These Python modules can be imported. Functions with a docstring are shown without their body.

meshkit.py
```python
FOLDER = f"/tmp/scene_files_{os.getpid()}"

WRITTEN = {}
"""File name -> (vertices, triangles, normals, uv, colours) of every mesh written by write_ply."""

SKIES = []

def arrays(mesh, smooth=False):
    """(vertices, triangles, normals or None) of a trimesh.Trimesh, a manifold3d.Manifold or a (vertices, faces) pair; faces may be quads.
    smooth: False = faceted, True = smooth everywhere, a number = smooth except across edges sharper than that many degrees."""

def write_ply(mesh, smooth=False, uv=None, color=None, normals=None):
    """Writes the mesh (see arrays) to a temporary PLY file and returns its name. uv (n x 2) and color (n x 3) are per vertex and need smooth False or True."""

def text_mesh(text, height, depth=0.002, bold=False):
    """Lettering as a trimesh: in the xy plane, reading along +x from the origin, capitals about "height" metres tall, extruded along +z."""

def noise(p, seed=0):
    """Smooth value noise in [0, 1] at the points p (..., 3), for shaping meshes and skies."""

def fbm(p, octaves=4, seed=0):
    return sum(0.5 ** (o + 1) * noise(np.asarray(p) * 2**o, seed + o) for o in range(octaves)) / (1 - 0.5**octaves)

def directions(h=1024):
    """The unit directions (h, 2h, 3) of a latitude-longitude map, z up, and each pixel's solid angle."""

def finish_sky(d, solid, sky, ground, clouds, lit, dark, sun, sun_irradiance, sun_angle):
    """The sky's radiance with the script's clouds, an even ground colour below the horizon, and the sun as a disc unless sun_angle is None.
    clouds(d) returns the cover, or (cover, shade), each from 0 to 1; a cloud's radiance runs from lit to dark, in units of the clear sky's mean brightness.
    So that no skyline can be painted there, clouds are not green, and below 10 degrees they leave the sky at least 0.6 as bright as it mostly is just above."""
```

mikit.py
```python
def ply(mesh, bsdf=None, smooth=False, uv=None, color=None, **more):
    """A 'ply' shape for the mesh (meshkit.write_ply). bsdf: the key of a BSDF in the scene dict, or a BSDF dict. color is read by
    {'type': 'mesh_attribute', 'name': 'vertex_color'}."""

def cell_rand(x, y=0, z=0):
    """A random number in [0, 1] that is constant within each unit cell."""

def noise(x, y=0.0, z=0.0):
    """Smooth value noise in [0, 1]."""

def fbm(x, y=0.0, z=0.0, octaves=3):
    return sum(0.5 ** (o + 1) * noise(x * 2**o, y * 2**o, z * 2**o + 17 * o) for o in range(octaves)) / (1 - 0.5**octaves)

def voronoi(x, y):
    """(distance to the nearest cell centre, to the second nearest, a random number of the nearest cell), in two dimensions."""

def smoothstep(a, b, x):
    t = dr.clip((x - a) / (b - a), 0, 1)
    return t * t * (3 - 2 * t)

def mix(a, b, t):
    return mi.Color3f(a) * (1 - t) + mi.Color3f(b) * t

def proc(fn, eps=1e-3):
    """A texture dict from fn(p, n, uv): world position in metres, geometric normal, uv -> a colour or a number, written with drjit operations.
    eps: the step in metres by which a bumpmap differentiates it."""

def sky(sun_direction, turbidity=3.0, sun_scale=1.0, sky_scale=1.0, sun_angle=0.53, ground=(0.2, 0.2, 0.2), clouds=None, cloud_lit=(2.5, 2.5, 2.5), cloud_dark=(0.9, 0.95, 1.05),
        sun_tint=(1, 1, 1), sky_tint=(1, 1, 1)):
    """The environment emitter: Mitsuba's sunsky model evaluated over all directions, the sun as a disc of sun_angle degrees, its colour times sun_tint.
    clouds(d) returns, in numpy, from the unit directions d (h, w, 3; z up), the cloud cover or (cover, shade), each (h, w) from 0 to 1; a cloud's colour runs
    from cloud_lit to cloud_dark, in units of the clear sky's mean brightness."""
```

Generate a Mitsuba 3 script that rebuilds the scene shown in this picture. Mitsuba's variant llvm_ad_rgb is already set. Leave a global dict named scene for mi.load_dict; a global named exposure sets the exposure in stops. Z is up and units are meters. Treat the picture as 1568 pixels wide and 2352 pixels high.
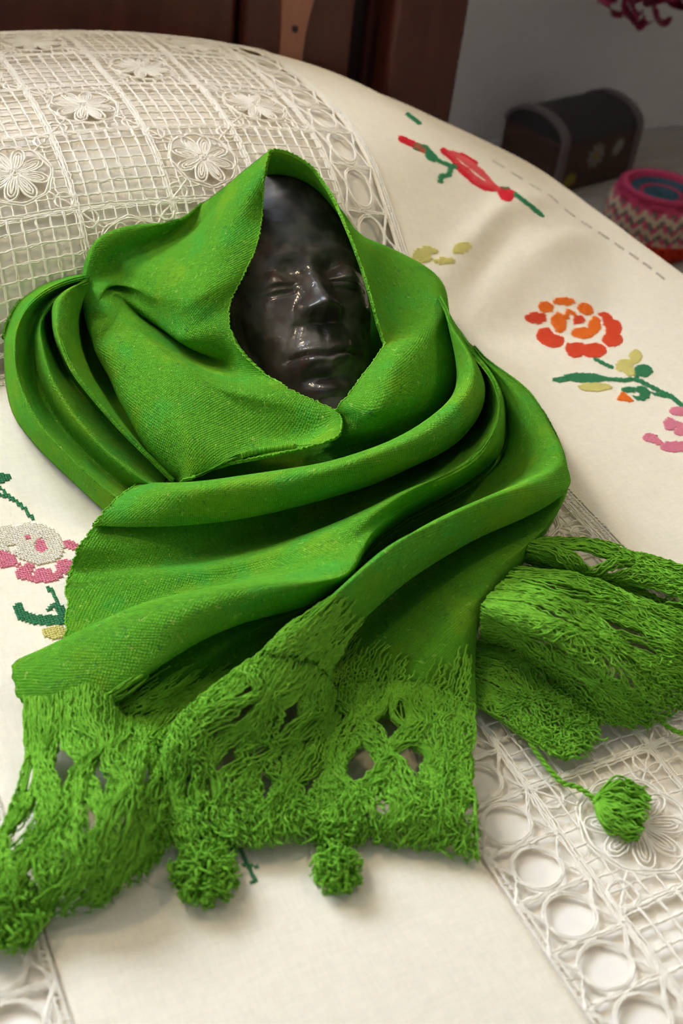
import math, random
import numpy as np, trimesh, mitsuba as mi, drjit as dr
import mikit, meshkit
from mikit import noise, fbm, cell_rand, smoothstep, mix
from scipy.interpolate import Akima1DInterpolator
from scipy.ndimage import map_coordinates, gaussian_filter

T = mi.ScalarTransform4f
rng = np.random.default_rng(7)
random.seed(7)
scene, labels = {}, {}

# ------------------------------------------------------------------ camera
W, H, F = 1568, 2352, 2800.0
PITCH, ROLL, YAW, DIST, ZB = math.radians(38), math.radians(8), math.radians(31), 1.0, 0.30   # ZB: height of the bed top
fwd = np.array([math.sin(YAW) * math.cos(PITCH), math.cos(YAW) * math.cos(PITCH), -math.sin(PITCH)])
_r0 = np.array([math.cos(YAW), -math.sin(YAW), 0.0])
_u0 = np.cross(_r0, fwd)
upv = math.cos(ROLL) * _u0 - math.sin(ROLL) * _r0
rgt = np.cross(fwd, upv)
CAM = np.array([0, 0, ZB]) - DIST * fwd
scene['camera'] = {'type': 'thinlens', 'fov': math.degrees(2 * math.atan(H / 2 / F)), 'fov_axis': 'y', 'aperture_radius': 0.0030,
                   'focus_distance': 0.97, 'near_clip': 0.05, 'far_clip': 50.0,
                   'to_world': T().look_at(origin=CAM.tolist(), target=(CAM + fwd).tolist(), up=upv.tolist())}
exposure = 0.15

# ------------------------------------------------------------------ lights
LAMP = np.array([-0.72, 0.44, ZB + 1.25])          # the ceiling lamp over the bed
LAMP_2 = np.array([0.55, -0.05, ZB + 1.35])          # the second one, over the right side
LAMP_POWER, LAMP_2_POWER = 104.0, 73.0
WINDOW_POWER = 17.0
scene['sky_light'] = {'type': 'constant', 'radiance': {'type': 'rgb', 'value': [0.05, 0.05, 0.05]}}


# ------------------------------------------------------------------ helpers
def rays(p):
    p = np.atleast_2d(np.asarray(p, float))
    return fwd + np.outer((p[:, 0] - W / 2) / F, rgt) - np.outer((p[:, 1] - H / 2) / F, upv)


def pix(p):
    q = np.atleast_2d(p) - CAM
    z = q @ fwd
    return np.stack([W / 2 + F * (q @ rgt) / z, H / 2 - F * (q @ upv) / z], 1)


BED_XE, BED_YE, BED_RC, BED_RR = 0.611, 0.904, 0.353, 0.041
PIL = dict(hp=0.170, xc=-0.071, yc=0.561, a=0.512, b=0.283, ex=2.065, ey=3.189, pw=0.5)


def bed_drop(x, y):
    dx, dy = np.maximum(x - (BED_XE - BED_RC), 0), np.maximum(y - (BED_YE - BED_RC), 0)
    k = np.clip((np.sqrt(dx * dx + dy * dy) - BED_RC + BED_RR) / BED_RR, 0, 3)
    return -BED_RR * (1 - np.sqrt(np.clip(1 - np.minimum(k, 1) ** 2, 0, 1))) - np.maximum(k - 1, 0) * 0.5


def pillow_h(x, y):
    s = np.abs((x - PIL['xc']) / PIL['a']) ** PIL['ex'] + np.abs((y - PIL['yc']) / PIL['b']) ** PIL['ey']
    return PIL['hp'] * np.clip(1 - s, 0, 1) ** PIL['pw']


def wrinkle(x, y):
    """soft folds of the coverlet beside the pillow's foot"""
    x, y = np.asarray(x, float), np.asarray(y, float)
    a = 0.0
    for (x0, y0, ang, ln, wd, am) in ((0.37, 0.36, 35, 0.16, 0.016, 0.008), (0.40, 0.31, 30, 0.15, 0.020, 0.006), (0.33, 0.31, 42, 0.10, 0.014, -0.003), (-0.26, 0.12, 70, 0.14, 0.03, 0.003), (0.05, -0.42, 25, 0.2, 0.04, 0.002)):
        c, s = math.cos(math.radians(ang)), math.sin(math.radians(ang))
        u, v = (x - x0) * c + (y - y0) * s, -(x - x0) * s + (y - y0) * c
        a = a + am * np.exp(-(u / ln) ** 2 - (v / wd) ** 2)
    p = np.stack(np.broadcast_arrays(x * 9, y * 9, x * 0 + 3.3), -1)
    return a + 0.0018 * (meshkit.fbm(p, 3) - 0.5)


def _drape_table():
    """the cloth cannot follow the pillow's steep foot: it slopes down to the bed, gently on the right, steeply in front"""
    h = 0.006
    xs, ys = np.arange(-0.72, 0.72, h), np.arange(0.0, 1.02, h)
    Z = pillow_h(*np.meshgrid(xs, ys, indexing='ij'))
    sl = np.interp(xs, [-0.1, 0.05, 0.22, 0.4], [3.0, 2.0, 0.72, 0.46])[:, None]
    out = Z.copy()
    n = 42
    P = np.pad(Z, n)
    for i in range(-n, n + 1):
        for j in range(-n, n + 1):
            d = h * math.hypot(i, j)
            if d < n * h:
                out = np.maximum(out, P[n + i:n + i + len(xs), n + j:n + j + len(ys)] - sl * d)
    sm = gaussian_filter(out, 2.2)
    w = np.clip((xs - 0.0) / 0.2, 0.25, 1)[:, None] * np.clip((0.30 - Z / 0.17 * 0.30) / 0.15, 0, 1)
    return xs, ys, out * (1 - w) + sm * w


_DX, _DY, _DZ = _drape_table()


def S(x, y):
    """the coverlet's height above the flat bed top"""
    x, y = np.broadcast_arrays(np.asarray(x, float), np.asarray(y, float))
    c = np.stack([(x - _DX[0]) / 0.006, (y - _DY[0]) / 0.006])
    z = map_coordinates(_DZ, c.reshape(2, -1), order=1, mode='nearest').reshape(x.shape)
    return z + bed_drop(x, y) + wrinkle(x, y)


def on_bed(p, off=0.0):
    """where the lines of sight through the pixels p meet the coverlet"""
    d = rays(p)
    ts = np.linspace(0.5, 1.9, 701)
    P = CAM + d[:, None, :] * ts[None, :, None]
    g = P[..., 2] - ZB - off - S(P[..., 0], P[..., 1])
    i = np.argmax(g < 0, 1)
    i = np.where(i == 0, len(ts) - 1, i)
    k = np.arange(len(d))
    a, b = g[k, i - 1], g[k, i]
    t = ts[i - 1] + (ts[i] - ts[i - 1]) * a / np.where(a - b == 0, 1, a - b)
    return CAM + d * t[:, None], t


def at(px, py, h, clear=0.006):
    """the point seen at the pixel that lies h metres above the bed top, and at least so much clear of the coverlet"""
    d = rays([px, py])
    t = (ZB + h - CAM[2]) / d[0, 2]
    t2 = on_bed([[px, py]], clear)[1][0]
    return CAM + d[0] * min(t, t2)


def rgb(*c):
    return {'type': 'rgb', 'value': [float(x) for x in c]}


def lin(r, g, b):
    return [((v / 255 + 0.055) / 1.055) ** 2.4 if v > 10 else v / 255 / 12.92 for v in (r, g, b)]


def mat(name, color, rough=0.7, **kw):
    d = {'type': 'principled', 'base_color': color if isinstance(color, dict) else rgb(*color), 'roughness': rough, 'specular': kw.pop('specular', 0.3), **kw}
    scene[name] = {'type': 'twosided', 'bsdf': d}
    return name


def bump(name, color, rough, fn, scale, eps, **kw):
    d = {'type': 'principled', 'base_color': color if isinstance(color, dict) else rgb(*color), 'roughness': rough, 'specular': kw.pop('specular', 0.3), **kw}
    scene[name] = {'type': 'twosided', 'bsdf': {'type': 'bumpmap', 'tex': mikit.proc(fn, eps), 'scale': scale, 'bsdf': d}}
    return name


def numbered(key):
    if key not in scene and key not in labels:
        return key
    k = 1
    while f'{key}_{k:03d}' in scene or f'{key}_{k:03d}' in labels:
        k += 1
    return f'{key}_{k:03d}'


def add(key, mesh, m, smooth=35, label=None, cat=None, group=None, kind=None, **kw):
    key = numbered(key)
    scene[key] = mikit.ply(mesh, m, smooth, **kw)
    tag(key, label, cat, group, kind)
    return key


def tag(key, label=None, cat=None, group=None, kind=None):
    e = {k: v for k, v in (('label', label), ('category', cat), ('group', group), ('kind', kind)) if v}
    if e:
        labels[key] = e


def box(x0, x1, y0, y1, z0, z1):
    b = trimesh.creation.box((x1 - x0, y1 - y0, z1 - z0))
    b.apply_translation(((x0 + x1) / 2, (y0 + y1) / 2, (z0 + z1) / 2))
    return b


def rbox(x0, x1, y0, y1, z0, z1, r=0.004):
    """box with rounded edges"""
    import manifold3d as m3
    s = [m3.Manifold.sphere(r, 12).translate((x, y, z)) for x in (x0 + r, x1 - r) for y in (y0 + r, y1 - r) for z in (z0 + r, z1 - r)]
    m = m3.Manifold.batch_hull(s).to_mesh()
    return trimesh.Trimesh(m.vert_properties[:, :3], m.tri_verts, process=False)


def tubes(P, rad, sides=5, caps=True):
    """one mesh of many tubes. P: (m, n, 3) centre lines; rad: a number or (n,) or (m, n)"""
    P = np.asarray(P, float)
    m, n, _ = P.shape
    tg = np.gradient(P, axis=1)
    tg /= np.maximum(np.linalg.norm(tg, axis=2, keepdims=True), 1e-12)
    ref = np.array([0.13, 0.21, 0.97])
    n1 = np.cross(tg, ref)
    n1 /= np.maximum(np.linalg.norm(n1, axis=2, keepdims=True), 1e-9)
    n2 = np.cross(tg, n1)
    a = np.arange(sides) * 2 * np.pi / sides
    r = np.broadcast_to(np.asarray(rad, float), (m, n))[..., None, None]
    V = P[:, :, None, :] + r * (np.cos(a)[:, None] * n1[:, :, None, :] + np.sin(a)[:, None] * n2[:, :, None, :])
    idx = np.arange(m * n * sides).reshape(m, n, sides)
    A, B = idx[:, :-1, :], idx[:, 1:, :]
    A2, B2 = np.roll(A, -1, 2), np.roll(B, -1, 2)
    f = np.concatenate([np.stack([A, A2, B], -1).reshape(-1, 3), np.stack([A2, B2, B], -1).reshape(-1, 3)])
    if caps:
        for e, sgn in ((0, 1), (n - 1, -1)):
            ring = idx[:, e, :]
            for k in range(1, sides - 1):
                t = np.stack([ring[:, 0], ring[:, k], ring[:, k + 1]], -1)
                f = np.vstack([f, t[:, ::-1] if sgn > 0 else t])
    return trimesh.Trimesh(V.reshape(-1, 3), f, process=False)


def join(ms):
    return trimesh.util.concatenate(ms)


def resample(p, n):
    p = np.asarray(p, float)
    s = np.r_[0, np.cumsum(np.linalg.norm(np.diff(p, axis=0), axis=1))]
    return np.stack([np.interp(np.linspace(0, s[-1], n), s, p[:, k]) for k in range(p.shape[1])], 1)


def spline(p, n):
    """a smooth curve through the points, n samples at even length"""
    p = np.asarray(p, float)
    s = np.r_[0, np.cumsum(np.maximum(np.linalg.norm(np.diff(p, axis=0), axis=1), 1e-9))]
    q = Akima1DInterpolator(s, p, method='makima')(np.linspace(0, s[-1], 8 * len(p) + 2 * n))
    return resample(q, n)


def grid_faces(a, b):
    i = np.arange(a * b).reshape(a, b)
    return np.concatenate([np.stack([i[:-1, :-1], i[1:, :-1], i[1:, 1:]], -1).reshape(-1, 3), np.stack([i[:-1, :-1], i[1:, 1:], i[:-1, 1:]], -1).reshape(-1, 3)])


def shell(G, thick):
    """closes a grid of points (a, b, 3) into a cloth of that thickness; returns (mesh, uv)"""
    a, b, _ = G.shape
    du, dv = np.gradient(G, axis=0), np.gradient(G, axis=1)
    nn = np.cross(du, dv)
    nn /= np.maximum(np.linalg.norm(nn, axis=2, keepdims=True), 1e-12)
    if ((CAM - G) * nn).sum() < 0:
        nn = -nn
    top, bot = G, G - nn * thick
    us = np.cumsum(np.r_[0, np.linalg.norm(np.diff(G, axis=0), axis=2).mean(1)])
    vs = np.concatenate([np.zeros((a, 1)), np.cumsum(np.linalg.norm(np.diff(G, axis=1), axis=2), 1)], 1)
    us = np.concatenate([np.zeros((1, b)), np.cumsum(np.linalg.norm(np.diff(G, axis=0), axis=2), 0)], 0)
    us, vs = us - us[:, b // 2][:, None] * 0, vs
    uv = np.stack([us, vs], -1).reshape(-1, 2)
    f = grid_faces(a, b)
    e = np.cross(G[1, 0] - G[0, 0], G[1, 1] - G[0, 0])
    nf = a * b
    i = np.arange(a * b).reshape(a, b)
    rim = np.r_[i[:, 0], i[-1, 1:], i[-2::-1, -1], i[0, -2:0:-1]]
    r2 = np.roll(rim, -1)
    fl = np.concatenate([f, f[:, ::-1] + nf, np.stack([rim, rim + nf, r2], -1), np.stack([r2, rim + nf, r2 + nf], -1)])
    m = trimesh.Trimesh(np.vstack([top.reshape(-1, 3), bot.reshape(-1, 3)]), fl, process=False)
    return m, np.vstack([uv, uv]), nn


def loft(rails, ns, nt, smooth=1.2, thick=0.0022, edge=(0, 0, 0, 0)):
    """a surface through rails of (pixel x, pixel y, height in cm): s along the rails, t across them"""
    K = 26
    R = np.array([spline(np.array([at(q[0], q[1], q[2] / 100, q[3] / 100 if len(q) > 3 else 0.006) for q in r]), K) for r in rails])      # (rails, K, 3)
    tt = np.r_[0, np.cumsum(np.linalg.norm(np.diff(R, axis=0), axis=2).mean(1))]
    ss = np.linspace(0, 1, K)
    A = Akima1DInterpolator(tt, R, axis=0, method='makima')(np.linspace(0, tt[-1], nt))
    A = Akima1DInterpolator(ss, A, axis=1, method='makima')(np.linspace(0, 1, ns))
    if smooth:
        B = np.stack([gaussian_filter(A[..., k], smooth, mode='nearest') for k in range(3)], -1)
        i, j = np.meshgrid(np.arange(nt), np.arange(ns), indexing='ij')
        d = np.minimum(np.minimum(i, nt - 1 - i), np.minimum(j, ns - 1 - j)) / (3 * smooth)
        w = np.clip(d, 0, 1)[..., None]
        A = A * (1 - w) + B * w
    return A


# ------------------------------------------------------------------ materials
def linen_color(p, n, uv):
    th = noise(p.x * 900, p.y * 140, 3) * 0.5 + noise(p.x * 140, p.y * 900, 9) * 0.5
    st = fbm(p.x * 7, p.y * 7, p.z * 7)
    return mix((0.82, 0.735, 0.565), (0.875, 0.805, 0.66), st) * (0.93 + 0.10 * th)


def linen_bump(p, n, uv):
    a = dr.sin(p.x * 4200) * 0.5 + dr.sin(p.y * 4200 + noise(p.x * 200, p.y * 200) * 2) * 0.5
    return a * 0.5 + noise(p.x * 500, p.y * 500, p.z * 500)


bump('linen_mat', mikit.proc(linen_color), 0.85, linen_bump, 0.00022, 3e-4, specular=0.2, sheen=0.2)
mat('sheet_mat', (0.86, 0.815, 0.725), 0.9, specular=0.15)
mat('pillow_mat', (0.78, 0.735, 0.645), 0.9, specular=0.15)
mat('thread_mat', (0.86, 0.81, 0.695), 0.8, specular=0.2)


def wool_color(p, n, uv):
    P = 0.00140
    i, j = dr.floor(uv.x / P), dr.floor(uv.y / P)
    yarn = cell_rand(i, 3) * 0.35 + cell_rand(j, 7) * 0.35 + cell_rand(i, j, 5) * 0.30
    fl = noise(uv.x * 900, uv.y * 900, 2.0)
    blotch = fbm(p.x * 38, p.y * 38, p.z * 38)
    c = mix((0.056, 0.205, 0.011), (0.108, 0.355, 0.023), yarn * 0.55 + fl * 0.45)
    c = mix(c, mi.Color3f(0.040, 0.30, 0.035), smoothstep(0.52, 0.74, blotch) * 0.45)
    c = mix(c, mi.Color3f(0.190, 0.36, 0.014), smoothstep(0.52, 0.76, fbm(p.x * 31 + 9, p.y * 31, p.z * 31 + 4)) * 0.40)
    slub = smoothstep(0.86, 0.93, noise(uv.x * 420, uv.y * 520, 7.0))
    c = mix(c, mi.Color3f(0.27, 0.44, 0.07), slub * 0.6)
    dark = smoothstep(0.84, 0.93, noise(uv.x * 420, uv.y * 420, 17.0))
    w = dr.sin(uv.x * (math.pi / P)) * dr.sin(uv.y * (math.pi / P))
    gap = smoothstep(0.0, 0.55, dr.abs(w))                 # the threads cross; between them one looks into the cloth
    return mix(c, mi.Color3f(0.03, 0.13, 0.03), dark * 0.5) * (0.66 + 0.48 * gap)


def wool_bump(p, n, uv):
    P = 0.00140
    a = dr.sin(uv.x * (math.pi / P)) * dr.sin(uv.y * (math.pi / P))
    return a * 0.55 + 0.6 * noise(uv.x * 1500, uv.y * 1500, 4.0) + 0.5 * noise(uv.x * 500, uv.y * 500, 4.0)


bump('wool_mat', mikit.proc(wool_color), 0.95, wool_bump, 0.0006, 2.0e-4, specular=0.08, sheen=0.5, sheen_tint=1.0)


def yarn_color(p, n, uv):
    a = noise(p.x * 170, p.y * 170, p.z * 170)
    b = noise(p.x * 700, p.y * 700, p.z * 700)
    return mix((0.088, 0.270, 0.017), (0.205, 0.490, 0.042), a * 0.6 + b * 0.4)


mat('yarn_mat', mikit.proc(yarn_color), 0.95, specular=0.08, sheen=0.4, sheen_tint=1.0)


def mask_color(p, n, uv):
    a = fbm(p.x * 42, p.y * 42, p.z * 42)
    b = fbm(p.x * 95 + 5, p.y * 95, p.z * 95)
    c = mix((0.042, 0.035, 0.031), (0.140, 0.122, 0.102), smoothstep(0.36, 0.70, a))
    return mix(c, mi.Color3f(0.070, 0.036, 0.030), smoothstep(0.58, 0.75, b) * 0.6)


def mask_rough(p, n, uv):
    return 0.17 + 0.20 * smoothstep(0.42, 0.68, fbm(p.x * 55 + 3, p.y * 55, p.z * 55)) + 0.26 * smoothstep(0.5, 2.5, uv.y) + 0.2 * smoothstep(4.0, 6.5, uv.y)


def mask_bump(p, n, uv):
    return fbm(p.x * 260, p.y * 260, p.z * 260) + 0.25 * noise(p.x * 900, p.y * 900, p.z * 900)


bump('mask_mat', mikit.proc(mask_color), mikit.proc(mask_rough), mask_bump, 0.0005, 3e-4, specular=0.6, clearcoat=0.25, clearcoat_gloss=0.8)


def wood_color(p, n, uv):
    g = fbm(p.x * 60 + noise(p.x * 9, p.y * 9, p.z * 4) * 3, p.y * 60, p.z * 5)
    return mix((0.022, 0.006, 0.004), (0.060, 0.015, 0.009), g)


mat('headboard_mat', mikit.proc(wood_color), 0.35, specular=0.5)


def carved_color(p, n, uv):
    g = fbm(p.x * 50, p.y * 50, p.z * 12)
    return mix((0.24, 0.095, 0.060), (0.40, 0.17, 0.10), g)


mat('inlay_mat', mikit.proc(carved_color), 0.4, specular=0.5)
mat('hole_mat', (0.012, 0.008, 0.008), 0.6)


def wall_color(p, n, uv):
    return mix((0.56, 0.53, 0.485), (0.62, 0.585, 0.54), fbm(p.x * 3, p.y * 3, p.z * 3)) * (0.97 + 0.06 * noise(p.x * 160, p.y * 160, p.z * 160))


mat('wall_mat', mikit.proc(wall_color), 0.9, specular=0.15)


def floor_color(p, n, uv):
    return mix((0.30, 0.265, 0.23), (0.36, 0.32, 0.28), fbm(p.x * 6, p.y * 40, 0.0)) * (0.92 + 0.12 * noise(p.x * 90, p.y * 300, 1.0))


mat('floor_mat', mikit.proc(floor_color), 0.55, specular=0.3)
mat('ceiling_mat', (0.50, 0.48, 0.45), 0.9)

# ------------------------------------------------------------------ room
RX0, RX1, RY0, RY1, RZ = -2.3, 2.6, -2.6, 1.34, 2.45


add('floor', box(RX0, RX1, RY0, RY1, -0.04, -0.004), 'floor_mat', False, kind='structure', label='light brown board floor beside the bed')
for k in range(18):                                          # the boards that can be seen beside the bed
    y0 = 0.30 + k * 0.0525
    y1 = y0 + 0.0512 if y0 + 0.0512 < RY1 else RY1 + 0.02
    if y0 < RY1:
        add('floor__board', rbox(0.60, RX1, y0, y1, -0.006, 0.0, 0.0015), 'floor_mat', False)
WX0, WX1, WZ0, WZ1 = -1.75, -0.25, 1.15, 2.20                # the window above the head of the bed, out of the picture
add('wall_back', join([box(RX0, WX0, RY1, RY1 + 0.1, 0, RZ), box(WX1, RX1, RY1, RY1 + 0.1, 0, RZ), box(WX0, WX1, RY1, RY1 + 0.1, 0, WZ0), box(WX0, WX1, RY1, RY1 + 0.1, WZ1, RZ)]), 'wall_mat', False, kind='structure', label='grey plastered wall behind the bed')
add('wall_right', box(RX1, RX1 + 0.1, RY0, RY1, 0, RZ), 'wall_mat', False, kind='structure')
add('wall_front', box(RX0, RX1, RY0 - 0.1, RY0, 0, RZ), 'wall_mat', False, kind='structure')
add('wall_left', box(RX0 - 0.1, RX0, RY0, RY1, 0, RZ), 'wall_mat', False, kind='structure')
add('ceiling', box(RX0, RX1, RY0, RY1, RZ, RZ + 0.1), 'ceiling_mat', False, kind='structure')
mat('white_paint', (0.8, 0.79, 0.76), 0.5)
add('window_1', join([box(x - 0.025, x + 0.025, RY1 + 0.02, RY1 + 0.06, WZ0, WZ1) for x in (WX0 + 0.025, (WX0 + WX1) / 2, WX1 - 0.025)] + [box(WX0, WX1, RY1 + 0.02, RY1 + 0.06, z - 0.025, z + 0.025) for z in (WZ0 + 0.025, WZ1 - 0.025)]), 'white_paint', False, kind='structure')
pane = trimesh.Trimesh([[WX0, RY1 + 0.05, WZ0], [WX1, RY1 + 0.05, WZ0], [WX1, RY1 + 0.05, WZ1], [WX0, RY1 + 0.05, WZ1]], [[0, 1, 2], [0, 2, 3]], process=False)
scene['window_1__pane'] = mikit.ply(pane, 'white_paint', False, emitter={'type': 'area', 'radiance': rgb(WINDOW_POWER * 0.86, WINDOW_POWER * 0.97, WINDOW_POWER * 1.15)})

# the lamp over the bed: shade, rod, socket and two bulbs
mat('lamp_metal', (0.35, 0.33, 0.30), 0.4, metallic=0.8)
mat('shade_mat', (0.70, 0.66, 0.58), 0.8)
for (lx, ly, lz), power, low, text in ((LAMP, LAMP_POWER, -0.03, 'lamp with a wide shade hanging over the left side of the bed'), (LAMP_2, LAMP_2_POWER, -0.225, 'lamp with a deep shade hanging over the right side of the bed')):
    lamp = numbered('ceiling_lamp')
    prof = np.array([[0.06, 0.17], [0.10, 0.165], [0.17, 0.03], [0.205, low], [0.201, low - 0.002], [0.166, 0.028], [0.098, 0.16], [0.06, 0.166], [0.06, 0.17]])
    sh = trimesh.creation.revolve(prof, sections=48)
    sh.apply_translation((lx, ly, lz))
    add(lamp + '__shade', sh, 'shade_mat', 40)
    add(lamp + '__rod', trimesh.creation.cylinder(0.006, segment=[[lx, ly, lz + 0.10], [lx, ly, RZ]]), 'lamp_metal')
    add(lamp + '__socket', trimesh.creation.cylinder(0.065, segment=[[lx, ly, lz + 0.155], [lx, ly, lz + 0.18]]), 'lamp_metal')
    for s_ in (-1, 1):
        b = trimesh.creation.icosphere(3, 0.045)
        b.apply_translation((lx + s_ * 0.05, ly + s_ * 0.03, lz + 0.075))
        scene[numbered(lamp + '__bulb')] = mikit.ply(b, 'white_paint', True, emitter={'type': 'area', 'radiance': rgb(power * 1.0, power * 0.80, power * 0.52)})
    tag(lamp, text, 'lamp')

# ------------------------------------------------------------------ bed: mattress, headboard
tag('bed', 'bed with a dark reddish brown wooden headboard', 'bed')
nx, ny = 120, 140
gx, gy = np.meshgrid(np.linspace(-1.0, 0.70, nx), np.linspace(-1.15, 0.80, ny), indexing='ij')


def top_sheet(gx, gy, z, low):
    a, b = gx.shape
    G = np.stack([gx, gy, z], -1)
    B = G.copy()
    B[..., 2] = np.minimum(low, G[..., 2] - 0.002)
    i = np.arange(a * b).reshape(a, b)
    rim = np.r_[i[:, 0], i[-1, 1:], i[-2::-1, -1], i[0, -2:0:-1]]
    r2 = np.roll(rim, -1)
    f = grid_faces(a, b)
    n = a * b
    return trimesh.Trimesh(np.vstack([G.reshape(-1, 3), B.reshape(-1, 3)]), np.concatenate([f, f[:, ::-1] + n, np.stack([rim, rim + n, r2], -1), np.stack([r2, rim + n, r2 + n], -1)]), process=False)


gx, gy = np.meshgrid(np.linspace(-1.0, 0.60, nx), np.linspace(-1.15, 0.80, ny), indexing='ij')
zz = ZB - 0.0035 + bed_drop(gx, gy) + wrinkle(gx, gy)
add('bed__mattress', top_sheet(gx, gy, np.maximum(zz, 0.12), 0.10), 'sheet_mat', 40, label='white sheeted mattress')
for sx in (-0.95, 0.52):
    for sy in (-1.1, 0.76):
        add('bed__leg', rbox(sx - 0.03, sx + 0.03, sy - 0.03, sy + 0.03, 0.0, 0.10, 0.004), 'headboard_mat')
# headboard: a raised panel, a stile with a flared inlay, a dark recess and a broad corner post
HY = 0.84
add('bed__headboard', rbox(-1.05, 0.44, HY + 0.05, HY + 0.075, 0.0, 0.92, 0.004), 'headboard_mat')
hb = 'bed__headboard'
add(hb + '__panel', rbox(-0.98, 0.255, HY + 0.028, HY + 0.052, 0.06, 0.80, 0.010), 'headboard_mat')
add(hb + '__stile', rbox(0.262, 0.425, HY + 0.015, HY + 0.052, 0.0, 0.92, 0.006), 'headboard_mat')
add(hb + '__rail', rbox(-1.0, 0.44, HY + 0.012, HY + 0.054, 0.81, 0.92, 0.006), 'headboard_mat')
pts = []
for z in np.linspace(0.0, 0.80, 60):                      # flared strip: narrow below, widening upwards
    w = 0.0165 + 0.034 * max(0, (z - 0.375) / 0.14) ** 1.7 if z < 0.52 else 0.0505 + 0.0065 * math.sin((z - 0.52) * 20)
    pts.append((0.331 - 0.0165 - 0.35 * (w - 0.0165), 0.331 + w, z))
from shapely.geometry import Polygon
poly = Polygon([(p[0], p[2]) for p in pts] + [(p[1], p[2]) for p in pts[::-1]])
strip = trimesh.creation.extrude_polygon(poly, 0.006, engine='earcut')
strip.apply_transform(np.array([[1, 0, 0, 0], [0, 0, -1, HY + 0.016], [0, 1, 0, 0], [0, 0, 0, 1.0]]))
add(hb + '__inlay', strip, 'inlay_mat', False, label='lighter brown flared wooden strip with dark pegs')
for z, x in ((0.352, 0.329), (0.405, 0.332), (0.455, 0.338), (0.30, 0.329)):
    c = trimesh.creation.cylinder(0.0042, segment=[[x, HY + 0.008, z], [x, HY + 0.016, z]])
    add(hb + '__peg', c, 'hole_mat', False)
add(hb + '__post', rbox(0.478, 0.600, HY, HY + 0.11, 0.0, 0.98, 0.010), 'headboard_mat', label='broad dark corner post of the headboard')
add(hb + '__backing', rbox(0.43, 0.48, HY + 0.085, HY + 0.10, 0.0, 0.92, 0.003), 'hole_mat')

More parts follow.
